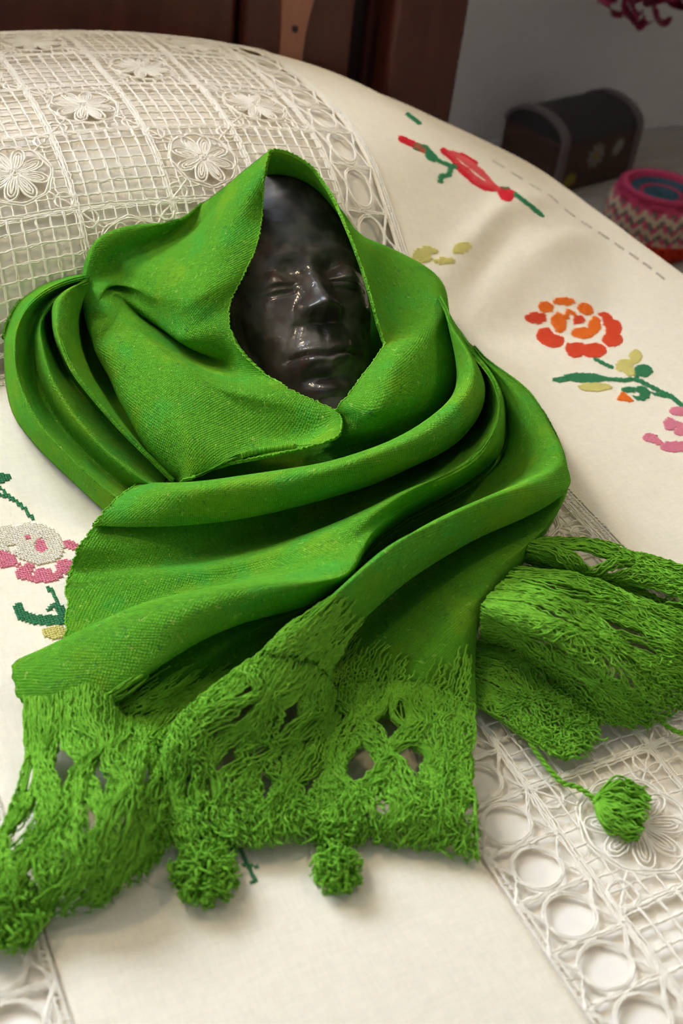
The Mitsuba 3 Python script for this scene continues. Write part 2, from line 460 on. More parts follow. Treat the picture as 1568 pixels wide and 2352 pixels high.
# ------------------------------------------------------------------ pillow under the lace
def pillow_mesh():
    ang = np.linspace(0, 2 * np.pi, 121)[:-1]
    # outline where s = 1
    rr = np.array([1 / max(1e-6, 1) for _ in ang])
    V, F_ = [], []
    rad = 1 - (1 - np.linspace(0, 1, 36)) ** 1.0
    rad = np.sin(np.linspace(0, np.pi / 2, 36))
    for t in ang:
        c, s = math.cos(t), math.sin(t)
        lo, hi = 0.0, 2.0
        for _ in range(40):
            m = (lo + hi) / 2
            v = abs(c * m) ** PIL['ex'] + abs(s * m) ** PIL['ey']
            lo, hi = (m, hi) if v < 1 else (lo, m)
        for k in rad:
            x, y = PIL['xc'] + PIL['a'] * c * lo * k * 0.988, PIL['yc'] + PIL['b'] * s * lo * k * 0.982
            V.append((x, y))
    V = np.array(V)
    z = pillow_h(V[:, 0], V[:, 1]) - 0.0045 + 0.6 * wrinkle(V[:, 0], V[:, 1])
    n = len(rad)
    top = np.c_[V, ZB - 0.002 + np.maximum(z, 0.001)]
    bot = np.c_[V, np.full(len(V), ZB - 0.006)]
    i = np.arange(len(V)).reshape(len(ang), n)
    j = np.roll(i, -1, 0)
    f = np.concatenate([np.stack([i[:, :-1], i[:, 1:], j[:, 1:]], -1).reshape(-1, 3), np.stack([i[:, :-1], j[:, 1:], j[:, :-1]], -1).reshape(-1, 3)])
    N = len(V)
    rim, rim2 = i[:, -1], j[:, -1]
    return trimesh.Trimesh(np.vstack([top, bot]), np.concatenate([f, f[:, ::-1] + N, np.stack([rim, rim + N, rim2], -1), np.stack([rim2, rim + N, rim2 + N], -1)]), process=True)


add('pillow', pillow_mesh(), 'pillow_mat', 50, label='plump white pillow under the crochet lace at the head of the bed', cat='pillow')

# ------------------------------------------------------------------ coverlet: linen panels
tag('coverlet', 'cream linen coverlet with crochet lace panels and embroidered flowers, spread over the bed', 'bedspread')
X_A, X_B, X_C, Y_P = -0.323, -0.069, 0.205, 0.262      # seams between linen and lace


def linen_panel(x0, x1, y0, y1, a, b, low=None):
    gx, gy = np.meshgrid(np.linspace(x0, x1, a), np.linspace(y0, y1, b), indexing='ij')
    z = ZB + S(gx, gy)
    z = np.maximum(z, ZB - 0.20)
    G = np.stack([gx, gy, z], -1)
    m, uv, nn = shell(G, 0.0012)
    return m


add('coverlet__linen_panel', linen_panel(X_A, X_B, -1.1, Y_P, 70, 260), 'linen_mat', True)
add('coverlet__linen_panel', linen_panel(X_C, 0.668, -1.1, 0.80, 220, 420), 'linen_mat', True)
add('coverlet__linen_panel', linen_panel(-0.98, -0.42, -1.1, 0.80, 80, 160), 'linen_mat', True)

# ------------------------------------------------------------------ crochet lace, thread by thread
# over the pillow the pattern follows the length along the cloth, not the plan
_yy = np.linspace(0.255, 0.86, 1600)
_zz = S(np.full_like(_yy, -0.05), _yy)
_arc = np.r_[0, np.cumsum(np.hypot(np.diff(_yy), np.diff(_zz)))]


def drape(q, pillow):
    q = np.asarray(q, float)
    x, y = q[..., 0], q[..., 1]
    if pillow:
        y = np.interp(y, _arc, _yy)
    return np.stack([x, y, ZB + S(x, y) + 0.0006], -1)


class Lace:
    def __init__(self, x0, x1, y0, y1, pillow=False, seed=1):
        self.segs, self.b, self.pillow = [], (x0, x1, y0, y1), pillow
        self.r = np.random.default_rng(seed)

    def line(self, pts, r=0.00085, n=None, jit=0.0004):
        pts = np.asarray(pts, float)
        L = np.linalg.norm(np.diff(pts, axis=0), axis=1).sum()
        if L < 1e-4:
            return
        n = n or max(3, int(L / 0.0032) + 1)
        p = resample(pts, n)
        p[1:-1] += self.r.normal(0, jit, (n - 2, 2))
        x0, x1, y0, y1 = self.b
        ok = (p[:, 0] > x0 - 1e-4) & (p[:, 0] < x1 + 1e-4) & (p[:, 1] > y0 - 1e-4) & (p[:, 1] < y1 + 1e-4)
        run = []
        for k in range(n + 1):
            if k < n and ok[k]:
                run.append(p[k])
            else:
                if len(run) > 2:
                    self.segs.append((np.array(run), r))
                run = []

    def filet(self, cx, cy, w, h, n, m, ang=0.0):
        """open square mesh, every bar a double thread with a knot where bars cross"""
        c, s = math.cos(ang), math.sin(ang)
        R = lambda u, v: (cx + c * u - s * v, cy + s * u + c * v)
        for k in range(n + 1):
            u = -w / 2 + w * k / n
            for o in (-0.0007, 0.0007):
                self.line([R(u + o, -h / 2), R(u - o, 0), R(u + o, h / 2)], 0.0008)
        for k in range(m + 1):
            v = -h / 2 + h * k / m
            for o in (-0.0006, 0.0006):
                self.line([R(-w / 2, v + o), R(0, v - o), R(w / 2, v + o)], 0.0008)

    def ring(self, cx, cy, rx, ry, r=0.0009, n=28, turns=1, petal=0):
        t = np.linspace(0, 2 * np.pi, n + 1)
        k = 1 + petal * np.cos(8 * t)
        for q in range(turns):
            g = 1 - 0.06 * q
            self.line(np.c_[cx + rx * g * k * np.cos(t), cy + ry * g * k * np.sin(t)], r, n)

    def flower(self, cx, cy, R, petals=8):
        self.ring(cx, cy, R * 0.10, R * 0.10, 0.0011, 12)
        self.ring(cx, cy, R * 0.05, R * 0.05, 0.0012, 8)
        for k in range(petals):
            a = 2 * np.pi * (k + 0.5) / petals
            d, e = np.array([math.cos(a), math.sin(a)]), np.array([-math.sin(a), math.cos(a)])
            c = np.array([cx, cy])
            for wd, ln, rr in ((0.17, 0.72, 0.0010), (0.10, 0.62, 0.0009), (0.035, 0.55, 0.0010)):
                t = np.linspace(0, 2 * np.pi, 19)
                u = 0.10 + (ln - 0.10) * (0.5 - 0.5 * np.cos(t))
                v = wd * np.sin(t) * (0.55 + 0.45 * (u / ln))
                self.line(c + R * (u[:, None] * d + v[:, None] * e), rr, 19, 0.0002)
        self.ring(cx, cy, R * 0.80, R * 0.80, 0.0009, 44, 2, 0.03)

    def flower_tile(self, cx, cy, w):
        self.flower(cx, cy, w * 0.47)
        for sx in (-1, 1):
            for sy in (-1, 1):
                self.ring(cx + sx * w * 0.40, cy + sy * w * 0.40, w * 0.10, w * 0.10, 0.0009, 14, 2)
                self.line([(cx + sx * w * 0.27, cy + sy * w * 0.27), (cx + sx * w * 0.5, cy + sy * w * 0.5)], 0.001)
        for k in range(7):
            o = -w * 0.36 + w * 0.72 * k / 6
            e = math.sqrt(max(0.0, (w * 0.376) ** 2 - o * o))
            for s in (-1, 1):
                self.line([(cx + o, cy + s * e), (cx + o, cy + s * w * 0.5)], 0.0008)
                self.line([(cx + s * e, cy + o), (cx + s * w * 0.5, cy + o)], 0.0008)

    def band(self, p, q, width=0.008, rows=3):
        """close braided rows, as at a seam: chains with short bars between them"""
        p, q = np.array(p, float), np.array(q, float)
        d = (q - p) / np.linalg.norm(q - p)
        e = np.array([-d[1], d[0]])
        L = np.linalg.norm(q - p)
        for k in range(rows):
            o = width * (k / (rows - 1) - 0.5)
            n = int(L / 0.0026)
            s = np.linspace(0, L, n)
            for ph in (0, 1):
                z = 0.0007 * np.where((np.arange(n) + ph) % 2 == 0, 1, -1)
                self.line(p + s[:, None] * d + (o + z)[:, None] * e, 0.00075, n, 0.0001)
        for s in np.arange(0.002, L, 0.0042):
            for k in range(rows - 1):
                if self.r.random() < 0.75:
                    a, b = width * (k / (rows - 1) - 0.5), width * ((k + 1) / (rows - 1) - 0.5)
                    self.line([p + s * d + a * e, p + (s + 0.0022) * d + b * e], 0.0007, 3, 0)

    def rings_row(self, p, q, pitch, rx, ry):
        """big open rings along a border, hung in crossed threads"""
        p, q = np.array(p, float), np.array(q, float)
        L = np.linalg.norm(q - p)
        d = (q - p) / L
        e = np.array([-d[1], d[0]])
        ang = np.linspace(0, 2 * np.pi, 29)
        s = pitch / 2
        while s < L:
            c = p + d * s
            for g in (1.0, 1.10):
                self.line(c + rx * g * np.cos(ang)[:, None] * e + ry * g * np.sin(ang)[:, None] * d, 0.0009, 29, 0.0002)
            for sg in (-1, 1):
                for o in (-0.0012, 0.0012):
                    self.line([c + e * (sg * rx * 1.75) - d * (pitch * 0.5 + o), c + e * (sg * rx * 1.02) + d * o, c + e * (sg * rx * 1.75) + d * (pitch * 0.5 + o)], 0.0009)
                    self.line([c + e * (rx * 1.75) + d * (sg * pitch * 0.5 + o), c + d * sg * pitch * 0.47, c - e * (rx * 1.75) + d * (sg * pitch * 0.5 - o)], 0.0008)
            s += pitch

    def mesh(self):
        by = {}
        for p, r in self.segs:
            by.setdefault((len(p), r), []).append(p)
        ms = []
        for (n, r), ps in by.items():
            P = drape(np.array(ps), self.pillow)
            # threads ride over and under each other
            P[..., 2] += self.r.uniform(-0.0002, 0.0006, (len(ps), 1)) + self.r.normal(0, 0.00012, P.shape[:2])
            ms.append(tubes(P, r * (1.15 if self.pillow else 0.9), 5))
        return join(ms)


def lace_field(L, x0, x1, y0, y1, tile, first=0):
    nxt, nyt = max(1, int(round((x1 - x0) / tile))), int(math.ceil((y1 - y0) / tile))
    tx = (x1 - x0) / nxt
    for i in range(nxt):
        for j in range(nyt):
            cx, cy = x0 + (i + 0.5) * tx, y0 + (j + 0.5) * tile
            if (i + j + first) % 2:
                L.filet(cx, cy, tx, tile, 7, 7)
            else:
                L.flower_tile(cx, cy, tx)
    for i in range(nxt + 1):
        x = x0 + i * tx
        for o in (-0.0028, -0.0009, 0.0009, 0.0028):
            L.line([(x + o, y0), (x + o, y0 + nyt * tile)], 0.0008)
    for j in range(nyt + 1):
        y = y0 + j * tile
        for o in (-0.0028, -0.0009, 0.0009, 0.0028):
            L.line([(x0, y + o), (x1, y + o)], 0.0008)


arc_top = float(np.interp(0.80, _yy, _arc))
XP = 0.215
pl = Lace(-0.62, XP, 0.0, arc_top, True, 3)
lace_field(pl, -0.57, XP - 0.062, 0.06, arc_top, 0.092, 1)
pl.band((XP - 0.004, 0.0), (XP - 0.004, arc_top), 0.006)
pl.rings_row((XP - 0.034, 0.0), (XP - 0.034, arc_top), 0.050, 0.0135, 0.020)
pl.band((-0.62, 0.003), (XP, 0.003), 0.006)
pl.rings_row((-0.62, 0.032), (XP - 0.06, 0.032), 0.056, 0.0135, 0.021)
add('coverlet__lace_panel', pl.mesh(), 'thread_mat', True, label='crochet lace panel with flower medallions over the pillow', kind='stuff')

ms = Lace(X_B, X_C, -0.62, 0.26, False, 4)
lace_field(ms, X_B + 0.058, X_C - 0.016, -0.60, 0.26, 0.1, 0)
ms.band((X_B + 0.003, -0.62), (X_B + 0.003, 0.26), 0.008)
ms.band((X_C - 0.006, -0.62), (X_C - 0.006, 0.24), 0.012, 4)
ms.rings_row((X_B + 0.030, -0.62), (X_B + 0.030, 0.26), 0.0355, 0.0155, 0.0140)
add('coverlet__lace_panel', ms.mesh(), 'thread_mat', True, label='crochet lace strip running down the lower right of the bed', kind='stuff')

l3 = Lace(-0.42, X_A, -0.62, 0.0, False, 5)
l3.band((X_A - 0.003, -0.62), (X_A - 0.003, 0.0), 0.008)
l3.rings_row((X_A - 0.031, -0.62), (X_A - 0.031, 0.0), 0.038, 0.0160, 0.0150)
lace_field(l3, -0.42, X_A - 0.055, -0.62, 0.0, 0.09, 0)
add('coverlet__lace_panel', l3.mesh(), 'thread_mat', True, label='crochet lace strip in the lower left corner', kind='stuff')

# open hem stitches along the coverlet's side
mat('hem_mat', (0.42, 0.37, 0.30), 0.9)


# ------------------------------------------------------------------ embroidery: cross stitches
def ell(cx, cy, rx, ry, ang=0):
    c, s = math.cos(math.radians(ang)), math.sin(math.radians(ang))
    return lambda p: (((p[:, 0] - cx) * c + (p[:, 1] - cy) * s) / rx) ** 2 + ((-(p[:, 0] - cx) * s + (p[:, 1] - cy) * c) / ry) ** 2 < 1


def stroke(pts, w):
    pts = np.array(pts, float)

    def f(p):
        d = np.full(len(p), 1e9)
        for a, b in zip(pts[:-1], pts[1:]):
            v = b - a
            t = np.clip(((p - a) @ v) / max(v @ v, 1e-9), 0, 1)
            d = np.minimum(d, np.linalg.norm(p - a - t[:, None] * v, axis=1))
        return d < w
    return f


def polyg(pts):
    import shapely
    g = Polygon(pts)
    return lambda p: shapely.contains_xy(g, p[:, 0], p[:, 1])


def stitches(key, color, shapes, holes=(), pitch=0.0021, scale=1.0, ofs=(0, 0), label=None, raised=0.0):
    """fills each region (in photo pixels: zoom / scale + ofs) with little crosses of thread on the cloth; a region is a part"""
    gx, gy = np.meshgrid(np.arange(-0.36, 0.66, pitch), np.arange(-0.5, 0.78, pitch), indexing='ij')
    q0 = np.stack([gx.ravel(), gy.ravel()], 1)
    px = (pix(np.c_[q0, ZB + S(q0[:, 0], q0[:, 1])]) - np.array(ofs)) * scale
    free = np.ones(len(q0), bool)
    for s in holes:
        free &= ~s(px)
    for s in shapes:
        inside = free & s(px)
        free &= ~inside
        q = q0[inside]
        if len(q) < 2:
            continue
        h = pitch * 0.52
        g = np.random.default_rng(len(q))
        segs = []
        for sg in (1, -1):
            for c in q:
                j = g.normal(0, pitch * 0.07, (2, 2))
                a, b = c + np.array([-h, -h * sg]) + j[0], c + np.array([h, h * sg]) + j[1]
                segs.append([a, (a + b) / 2, b])
        A = np.array(segs)
        z = ZB + S(A[..., 0], A[..., 1]) + 0.0003 + raised
        z[:, 1] += 0.0006
        z += g.uniform(0, 0.0003, (len(z), 1))
        add(key, tubes(np.concatenate([A, z[..., None]], -1), 0.00047, 4), color, True, label=label, kind='stuff')


for nm, c in (('thread_orange', lin(240, 120, 30)), ('thread_red_orange', lin(228, 78, 42)), ('thread_green', lin(50, 128, 84)), ('thread_yellow', lin(222, 212, 128)), ('thread_pink', lin(228, 136, 156)),
              ('thread_red', lin(216, 36, 50)), ('thread_salmon', lin(226, 92, 92)), ('thread_white', (0.87, 0.81, 0.675))):
    mat(nm, c, 0.6, specular=0.3)
Z7, O7 = 2.0417, (800, 600)
o = 'coverlet__orange_flower'
org = [ell(925, 218, 36, 26, 10), ell(1010, 190, 52, 17), ell(1110, 225, 36, 26, 20), ell(985, 290, 36, 46, -10), ell(1100, 338, 55, 26), ell(1155, 300, 28, 48, 20), ell(1045, 243, 26, 10, 30), ell(1025, 255, 10, 20)]
ror = [ell(880, 268, 52, 26), ell(945, 360, 66, 42, 20), ell(1065, 412, 46, 42), ell(1150, 420, 58, 34), ell(1236, 370, 46, 32), ell(1243, 318, 36, 42), ell(1200, 272, 36, 30, 20), ell(1080, 280, 28, 26)]
gaps = [stroke([(930, 250), (940, 300), (970, 340), (1030, 350), (1040, 380), (1090, 375), (1160, 360), (1190, 320), (1185, 270), (1150, 245)], 8), stroke([(960, 245), (1000, 215), (1060, 215)], 7), stroke([(1020, 300), (1050, 305), (1120, 290)], 7)]
stitches(o + '__inner_petal', 'thread_orange', org, gaps, scale=Z7, ofs=O7)
stitches(o + '__petal', 'thread_red_orange', ror, gaps, scale=Z7, ofs=O7, label='red orange outer petals')
stitches(o + '__leaf', 'thread_green', [ell(1110, 549, 100, 22, 3), ell(1010, 555, 52, 13, -4), ell(1382, 515, 40, 29), stroke([(1155, 460), (1190, 478), (1236, 500)], 7), stroke([(1200, 553), (1290, 560), (1350, 555), (1430, 597), (1520, 640), (1575, 690)], 9), stroke([(1350, 555), (1352, 500)], 6), ell(1372, 622, 40, 33), ell(1320, 605, 40, 12), ell(1470, 630, 50, 8, 12)], [ell(1350, 625, 18, 12), ell(1290, 640, 32, 22)], scale=Z7, ofs=O7, label='dark green stem and leaves')
stitches(o + '__yellow_leaf', 'thread_yellow', [ell(1292, 490, 40, 28, -20), ell(1345, 448, 26, 32, 20), ell(1155, 592, 78, 20), ell(1320, 520, 30, 20)], [ell(1382, 515, 40, 29), ell(1110, 549, 100, 22, 3)], scale=Z7, ofs=O7)
stitches(o + '__bud', 'thread_orange', [polyg([(1255, 650), (1285, 612), (1335, 655), (1325, 662)])], scale=Z7, ofs=O7)
stitches('coverlet__pink_flower__petal', 'thread_pink', [ell(1545, 705, 42, 20), ell(1505, 765, 28, 30), ell(1545, 770, 30, 16, 30), ell(1415, 830, 34, 20), ell(1440, 845, 40, 14, 20), ell(1520, 872, 60, 24), ell(1600, 870, 60, 30), ell(1560, 800, 34, 20), ell(1620, 740, 40, 30)], [ell(1530, 735, 18, 8)], scale=Z7, ofs=O7)
Z6, O6 = 2.0417, (800, 0)
rf = 'coverlet__red_flower'
stitches(rf + '__blossom', 'thread_salmon', [polyg([(452, 708), (500, 712), (560, 745), (630, 800), (675, 855), (720, 890), (700, 905), (650, 880), (600, 868), (560, 820), (510, 780)])], [stroke([(500, 740), (560, 790), (640, 850)], 5)], scale=Z6, ofs=O6)
stitches(rf + '__petal', 'thread_red', [stroke([(248, 654), (300, 676), (350, 704)], 14), stroke([(446, 710), (480, 735), (520, 780), (560, 805)], 13), stroke([(525, 797), (585, 850), (640, 882), (690, 886)], 13), ell(738, 915, 36, 28, 35), stroke([(720, 888), (770, 905)], 9), stroke([(530, 725), (600, 765)], 6)], scale=Z6, ofs=O6)
stitches(rf + '__leaf', 'thread_green', [stroke([(320, 690), (360, 700), (390, 735)], 16), ell(390, 738, 32, 18, 20), stroke([(390, 735), (440, 765), (500, 785)], 8), stroke([(480, 785), (470, 820), (432, 830), (430, 850)], 10), stroke([(775, 908), (810, 935), (850, 965), (905, 1010)], 9), ell(880, 990, 26, 10, 35), stroke([(280, 540), (330, 578)], 8), stroke([(720, 885), (750, 887)], 6)], [ell(455, 808, 14, 9)], scale=Z6, ofs=O6)
Z3, O3 = 2.0, (0, 950)
pk = 'coverlet__pink_rose'
stitches(pk + '__pink_petal', 'thread_pink', [ell(20, 672, 55, 36, 15), ell(115, 725, 52, 38), ell(195, 745, 90, 32), ell(295, 705, 40, 34), ell(325, 605, 36, 18, 20), ell(188, 610, 26, 32, -20), ell(128, 572, 16, 10)], [stroke([(90, 660), (110, 690), (70, 720)], 6), stroke([(160, 700), (150, 740)], 5), stroke([(240, 700), (250, 730)], 5)], scale=Z3, ofs=O3)
stitches(pk + '__petal', 'thread_white', [ell(165, 600, 130, 92, 15), ell(30, 575, 60, 60)], [ell(188, 610, 28, 34, -20), ell(128, 572, 18, 12), ell(60, 620, 24, 12)], scale=Z3, ofs=O3, raised=0.0002, label='cream white petals')
stitches(pk + '__leaf', 'thread_green', [ell(5, 300, 44, 20, -10), stroke([(-20, 375), (40, 385), (80, 410), (115, 440), (150, 488)], 7), stroke([(0, 340), (30, 372), (60, 400)], 5), stroke([(222, 800), (250, 830), (270, 880), (300, 920)], 9), stroke([(85, 890), (100, 925), (160, 950), (290, 950)], 22), stroke([(225, 900), (250, 880), (290, 935)], 7)], [ell(240, 915, 10, 9)], scale=Z3, ofs=O3)
stitches(pk + '__yellow_leaf', 'thread_yellow', [ell(255, 1008, 62, 30)], scale=Z3, ofs=O3)
lf = 'coverlet__green_sprig'
stitches(lf + '__stem', 'thread_green', [ell(460, 1945, 34, 26), stroke([(518, 1938), (552, 1955), (568, 1990), (584, 2026)], 5), stroke([(560, 1985), (588, 1990)], 3), stroke([(440, 1795), (470, 1800)], 9)])
stitches(lf + '__leaf', 'thread_yellow', [ell(475, 1812, 26, 20), ell(328, 1828, 20, 22)])
stitches('coverlet__faded_flower__leaf', 'thread_yellow', [ell(1060, 570, 22, 12, -20), ell(975, 585, 30, 18, -10), ell(1020, 600, 26, 8)], [ell(1000, 590, 12, 6)])
for k_, t_ in (('orange_flower', 'embroidered orange and red flower with green leaves'), ('pink_flower', 'pink flower at the right edge, beside the orange one'), ('red_flower', 'embroidered red flower lying along the top edge of the bed'),
               ('pink_rose', 'embroidered pink rose beside the left edge of the green scarf'), ('green_sprig', 'green cross stitched sprig below the scarf fringe'), ('faded_flower', 'pale yellow stitched leaves by the hood of the scarf')):
    tag('coverlet__' + k_, t_)
# drawn thread openings near the side hem
hp, _ = on_bed([(1120, 362), (1170, 394), (1230, 432), (1290, 476), (1350, 520), (1410, 560), (1480, 608), (1560, 672)])
hl = spline(hp[:, :2], 400)
seg = []
for k in range(8, 370, 33):
    q = hl[k:k + 22]
    for o_ in (0.0, 0.0022):
        p = resample(q + np.array([o_, o_]), 8)
        seg.append(np.c_[p, ZB + S(p[:, 0], p[:, 1]) + 0.0002])
add('coverlet__hem_stitch', tubes(np.array(seg), 0.0008, 5), 'hem_mat', True, label='open drawn thread hem along the side', kind='stuff')

# ------------------------------------------------------------------ the glazed mask
def face_relief(x, y):
    """height of the face in cm over its plane; x to the picture's right, y up, eyes at y = 0"""
    g = lambda cx, cy, sx, sy, a: a * np.exp(-((x - cx) / sx) ** 2 / 2 - ((y - cy) / sy) ** 2 / 2)
    ss = lambda a, b, v: (lambda t: t * t * (3 - 2 * t))(np.clip((v - a) / (b - a), 0, 1))
    wy = np.interp(y, [-11.6, -11.2, -10.4, -9, -7.5, -5.5, -2.5, 1, 4, 6.5, 8.5, 10, 11], [0.4, 1.7, 2.7, 3.75, 4.6, 5.3, 5.9, 6.1, 5.7, 5.0, 3.9, 2.8, 1.5])
    wy = wy + 0 * x
    dy = np.interp(y, [-11.6, -11.0, -10, -8, -5, -2, 0, 2, 5, 7.5, 9.5, 11], [1.0, 3.0, 4.1, 4.7, 5.1, 5.3, 5.4, 5.7, 5.6, 5.1, 4.0, 2.2])
    k = np.clip(1 - np.abs(x / wy) ** 2.5, 0, 1)
    z = dy * k ** 0.55
    X = np.abs(x)
    e = lambda cx, cy, sx, sy, a: a * np.exp(-((X - cx) / sx) ** 2 / 2 - ((y - cy) / sy) ** 2 / 2)
    z = z + e(2.9, 2.0 , 1.7, 0.55, 0.42) + e(4.9, 1.6, 1.0, 0.6, 0.25) + g(0, 1.7, 1.0, 0.8, 0.15)
    z = z + e(1.9, 0.55, 0.8, 0.8, -0.75) + e(3.4, 0.6, 1.5, 0.75, -0.60) + g(0, 0.6, 1.0, 0.8, -0.35)
    z = z + e(3.05, 0.10, 1.12, 0.74, 1.65)                                   # closed lids over the eyeball
    lidl = -0.50 - 0.13 * np.clip(1 - ((X - 3.05) / 1.6) ** 2, 0, 1) * 1.6
    on = ss(1.3, 1.7, X) * (1 - ss(4.5, 5.0, X))
    z = z - 0.34 * on * np.exp(-((y - lidl) / 0.085) ** 2 / 2)                  # lash line
    z = z + 0.12 * on * np.exp(-((y - lidl - 0.22) / 0.13) ** 2 / 2)
    lidu = 0.62 + 0.25 * np.clip(1 - ((X - 3.2) / 1.8) ** 2, 0, 1)
    z = z - 0.13 * on * np.exp(-((y - lidu) / 0.11) ** 2 / 2)
    bag = -1.25 - 0.15 * (X - 3.2) ** 2 * -0.5
    z = z - 0.24 * on * np.exp(-((y - bag) / 0.14) ** 2 / 2) + e(3.3, -0.95, 1.1, 0.25, 0.10)
    # nose
    t = np.clip((0.9 - y) / 4.1, 0, 1)
    hgt = 0.55 + 2.05 * t ** 1.15
    wid = 0.52 + 0.32 * t
    fall = ss(-4.02, -3.35, y) * (1 - ss(0.6, 2.2, y))
    z = z + hgt * np.exp(-(X / wid) ** 2 / 2) * fall
    z = z + e(0.0, -2.95, 0.72, 0.55, 0.42) * fall
    z = z + e(1.35, -3.30, 0.45, 0.52, 1.25) * ss(-4.05, -3.6, y)
    z = z - e(1.95, -3.3, 0.22, 0.6, 0.22)
    z = z + e(0.62, -3.72, 0.26, 0.16, -0.75) + e(0.55, -3.55, 0.5, 0.3, -0.15)
    # mouth
    z = z + g(0, -6.0, 2.3, 1.5, 0.62)
    z = z - g(0, -4.9, 0.26, 0.6, 0.16) + e(0.42, -5.0, 0.2, 0.6, 0.07)
    ml = -6.62 + 0.035 * x ** 2 - 0.16 * np.exp(-(x / 0.45) ** 2)
    mw = 1 - ss(2.5, 3.05, X)
    upr = ml + 0.42 - 0.05 * x ** 2 * 0.6
    z = z + 0.46 * np.exp(-((y - upr) / 0.32) ** 2 / 2) * (1 - ss(1.7, 2.9, X))
    z = z + 0.85 * np.exp(-((y - ml + 0.62) / 0.40) ** 2 / 2) * (1 - ss(1.2, 2.6, X))
    z = z - 0.50 * np.exp(-((y - ml) / 0.12) ** 2 / 2) * mw
    z = z + e(2.95, -6.4, 0.34, 0.34, -0.30)
    z = z + g(0, -8.25, 1.5, 0.42, -0.48)
    z = z + g(0, -9.55, 1.35, 0.85, 0.75)
    # cheeks
    z = z + e(3.9, -2.0, 1.3, 1.0, 0.62) + e(4.1, -5.2, 1.3, 1.6, -0.25) + e(5.0, 3.0, 1.0, 1.2, -0.2)
    d = (X - (1.85 + (-3.6 - y) * 0.42))
    z = z - 0.16 * np.exp(-(d / 0.24) ** 2 / 2) * ss(-6.4, -5.6, y) * (1 - ss(-3.9, -3.2, y))
    return z * np.clip(k * 9, 0, 1) ** 0.5, wy


def build_mask():
    ys = np.linspace(-11.55, 10.9, 330)
    us = np.linspace(-1, 1, 260)
    us = np.sign(us) * (1 - (1 - np.abs(us)) ** 1.25)
    U, Y = np.meshgrid(us, ys, indexing='ij')
    _, wy = face_relief(np.zeros_like(Y), Y)
    X = U * wy * 0.999
    Z, _ = face_relief(X, Y)
    Z = gaussian_filter(Z, 1.0)
    G = np.stack([X, Y, Z], -1)
    B = np.stack([X * 0.72, Y * 0.78, np.full_like(X, -2.6)], -1)
    n, m = X.shape
    i = np.arange(n * m).reshape(n, m)
    rim = np.r_[i[:, 0], i[-1, 1:], i[-2::-1, -1], i[0, -2:0:-1]]
    r2 = np.roll(rim, -1)
    f = grid_faces(n, m)
    N = n * m
    V = np.vstack([G.reshape(-1, 3), B.reshape(-1, 3)]) / 100 * 1.087
    fl = np.concatenate([f, f[:, ::-1] + N, np.stack([rim, rim + N, r2], -1), np.stack([r2, rim + N, r2 + N], -1)])
    R = np.stack([rgt, upv, -fwd], 1) @ MASK_R
    V = V @ R.T + at(681.9, 695.6, 0.07)
    V[:, 2] = np.maximum(V[:, 2], ZB + 0.003)
    uv = np.stack([X, Y], -1).reshape(-1, 2)
    return trimesh.Trimesh(V, fl, process=False), np.vstack([uv, uv])


from scipy.spatial.transform import Rotation
MASK_R = Rotation.from_euler('zxy', [7.9, -13.2, 15.0], degrees=True).as_matrix()
mk, mk_uv = build_mask()
add('mask', mk, 'mask_mat', True, uv=mk_uv, label='glossy black glazed mask of a sleeping face with closed eyes, wrapped in the green scarf', cat='mask')

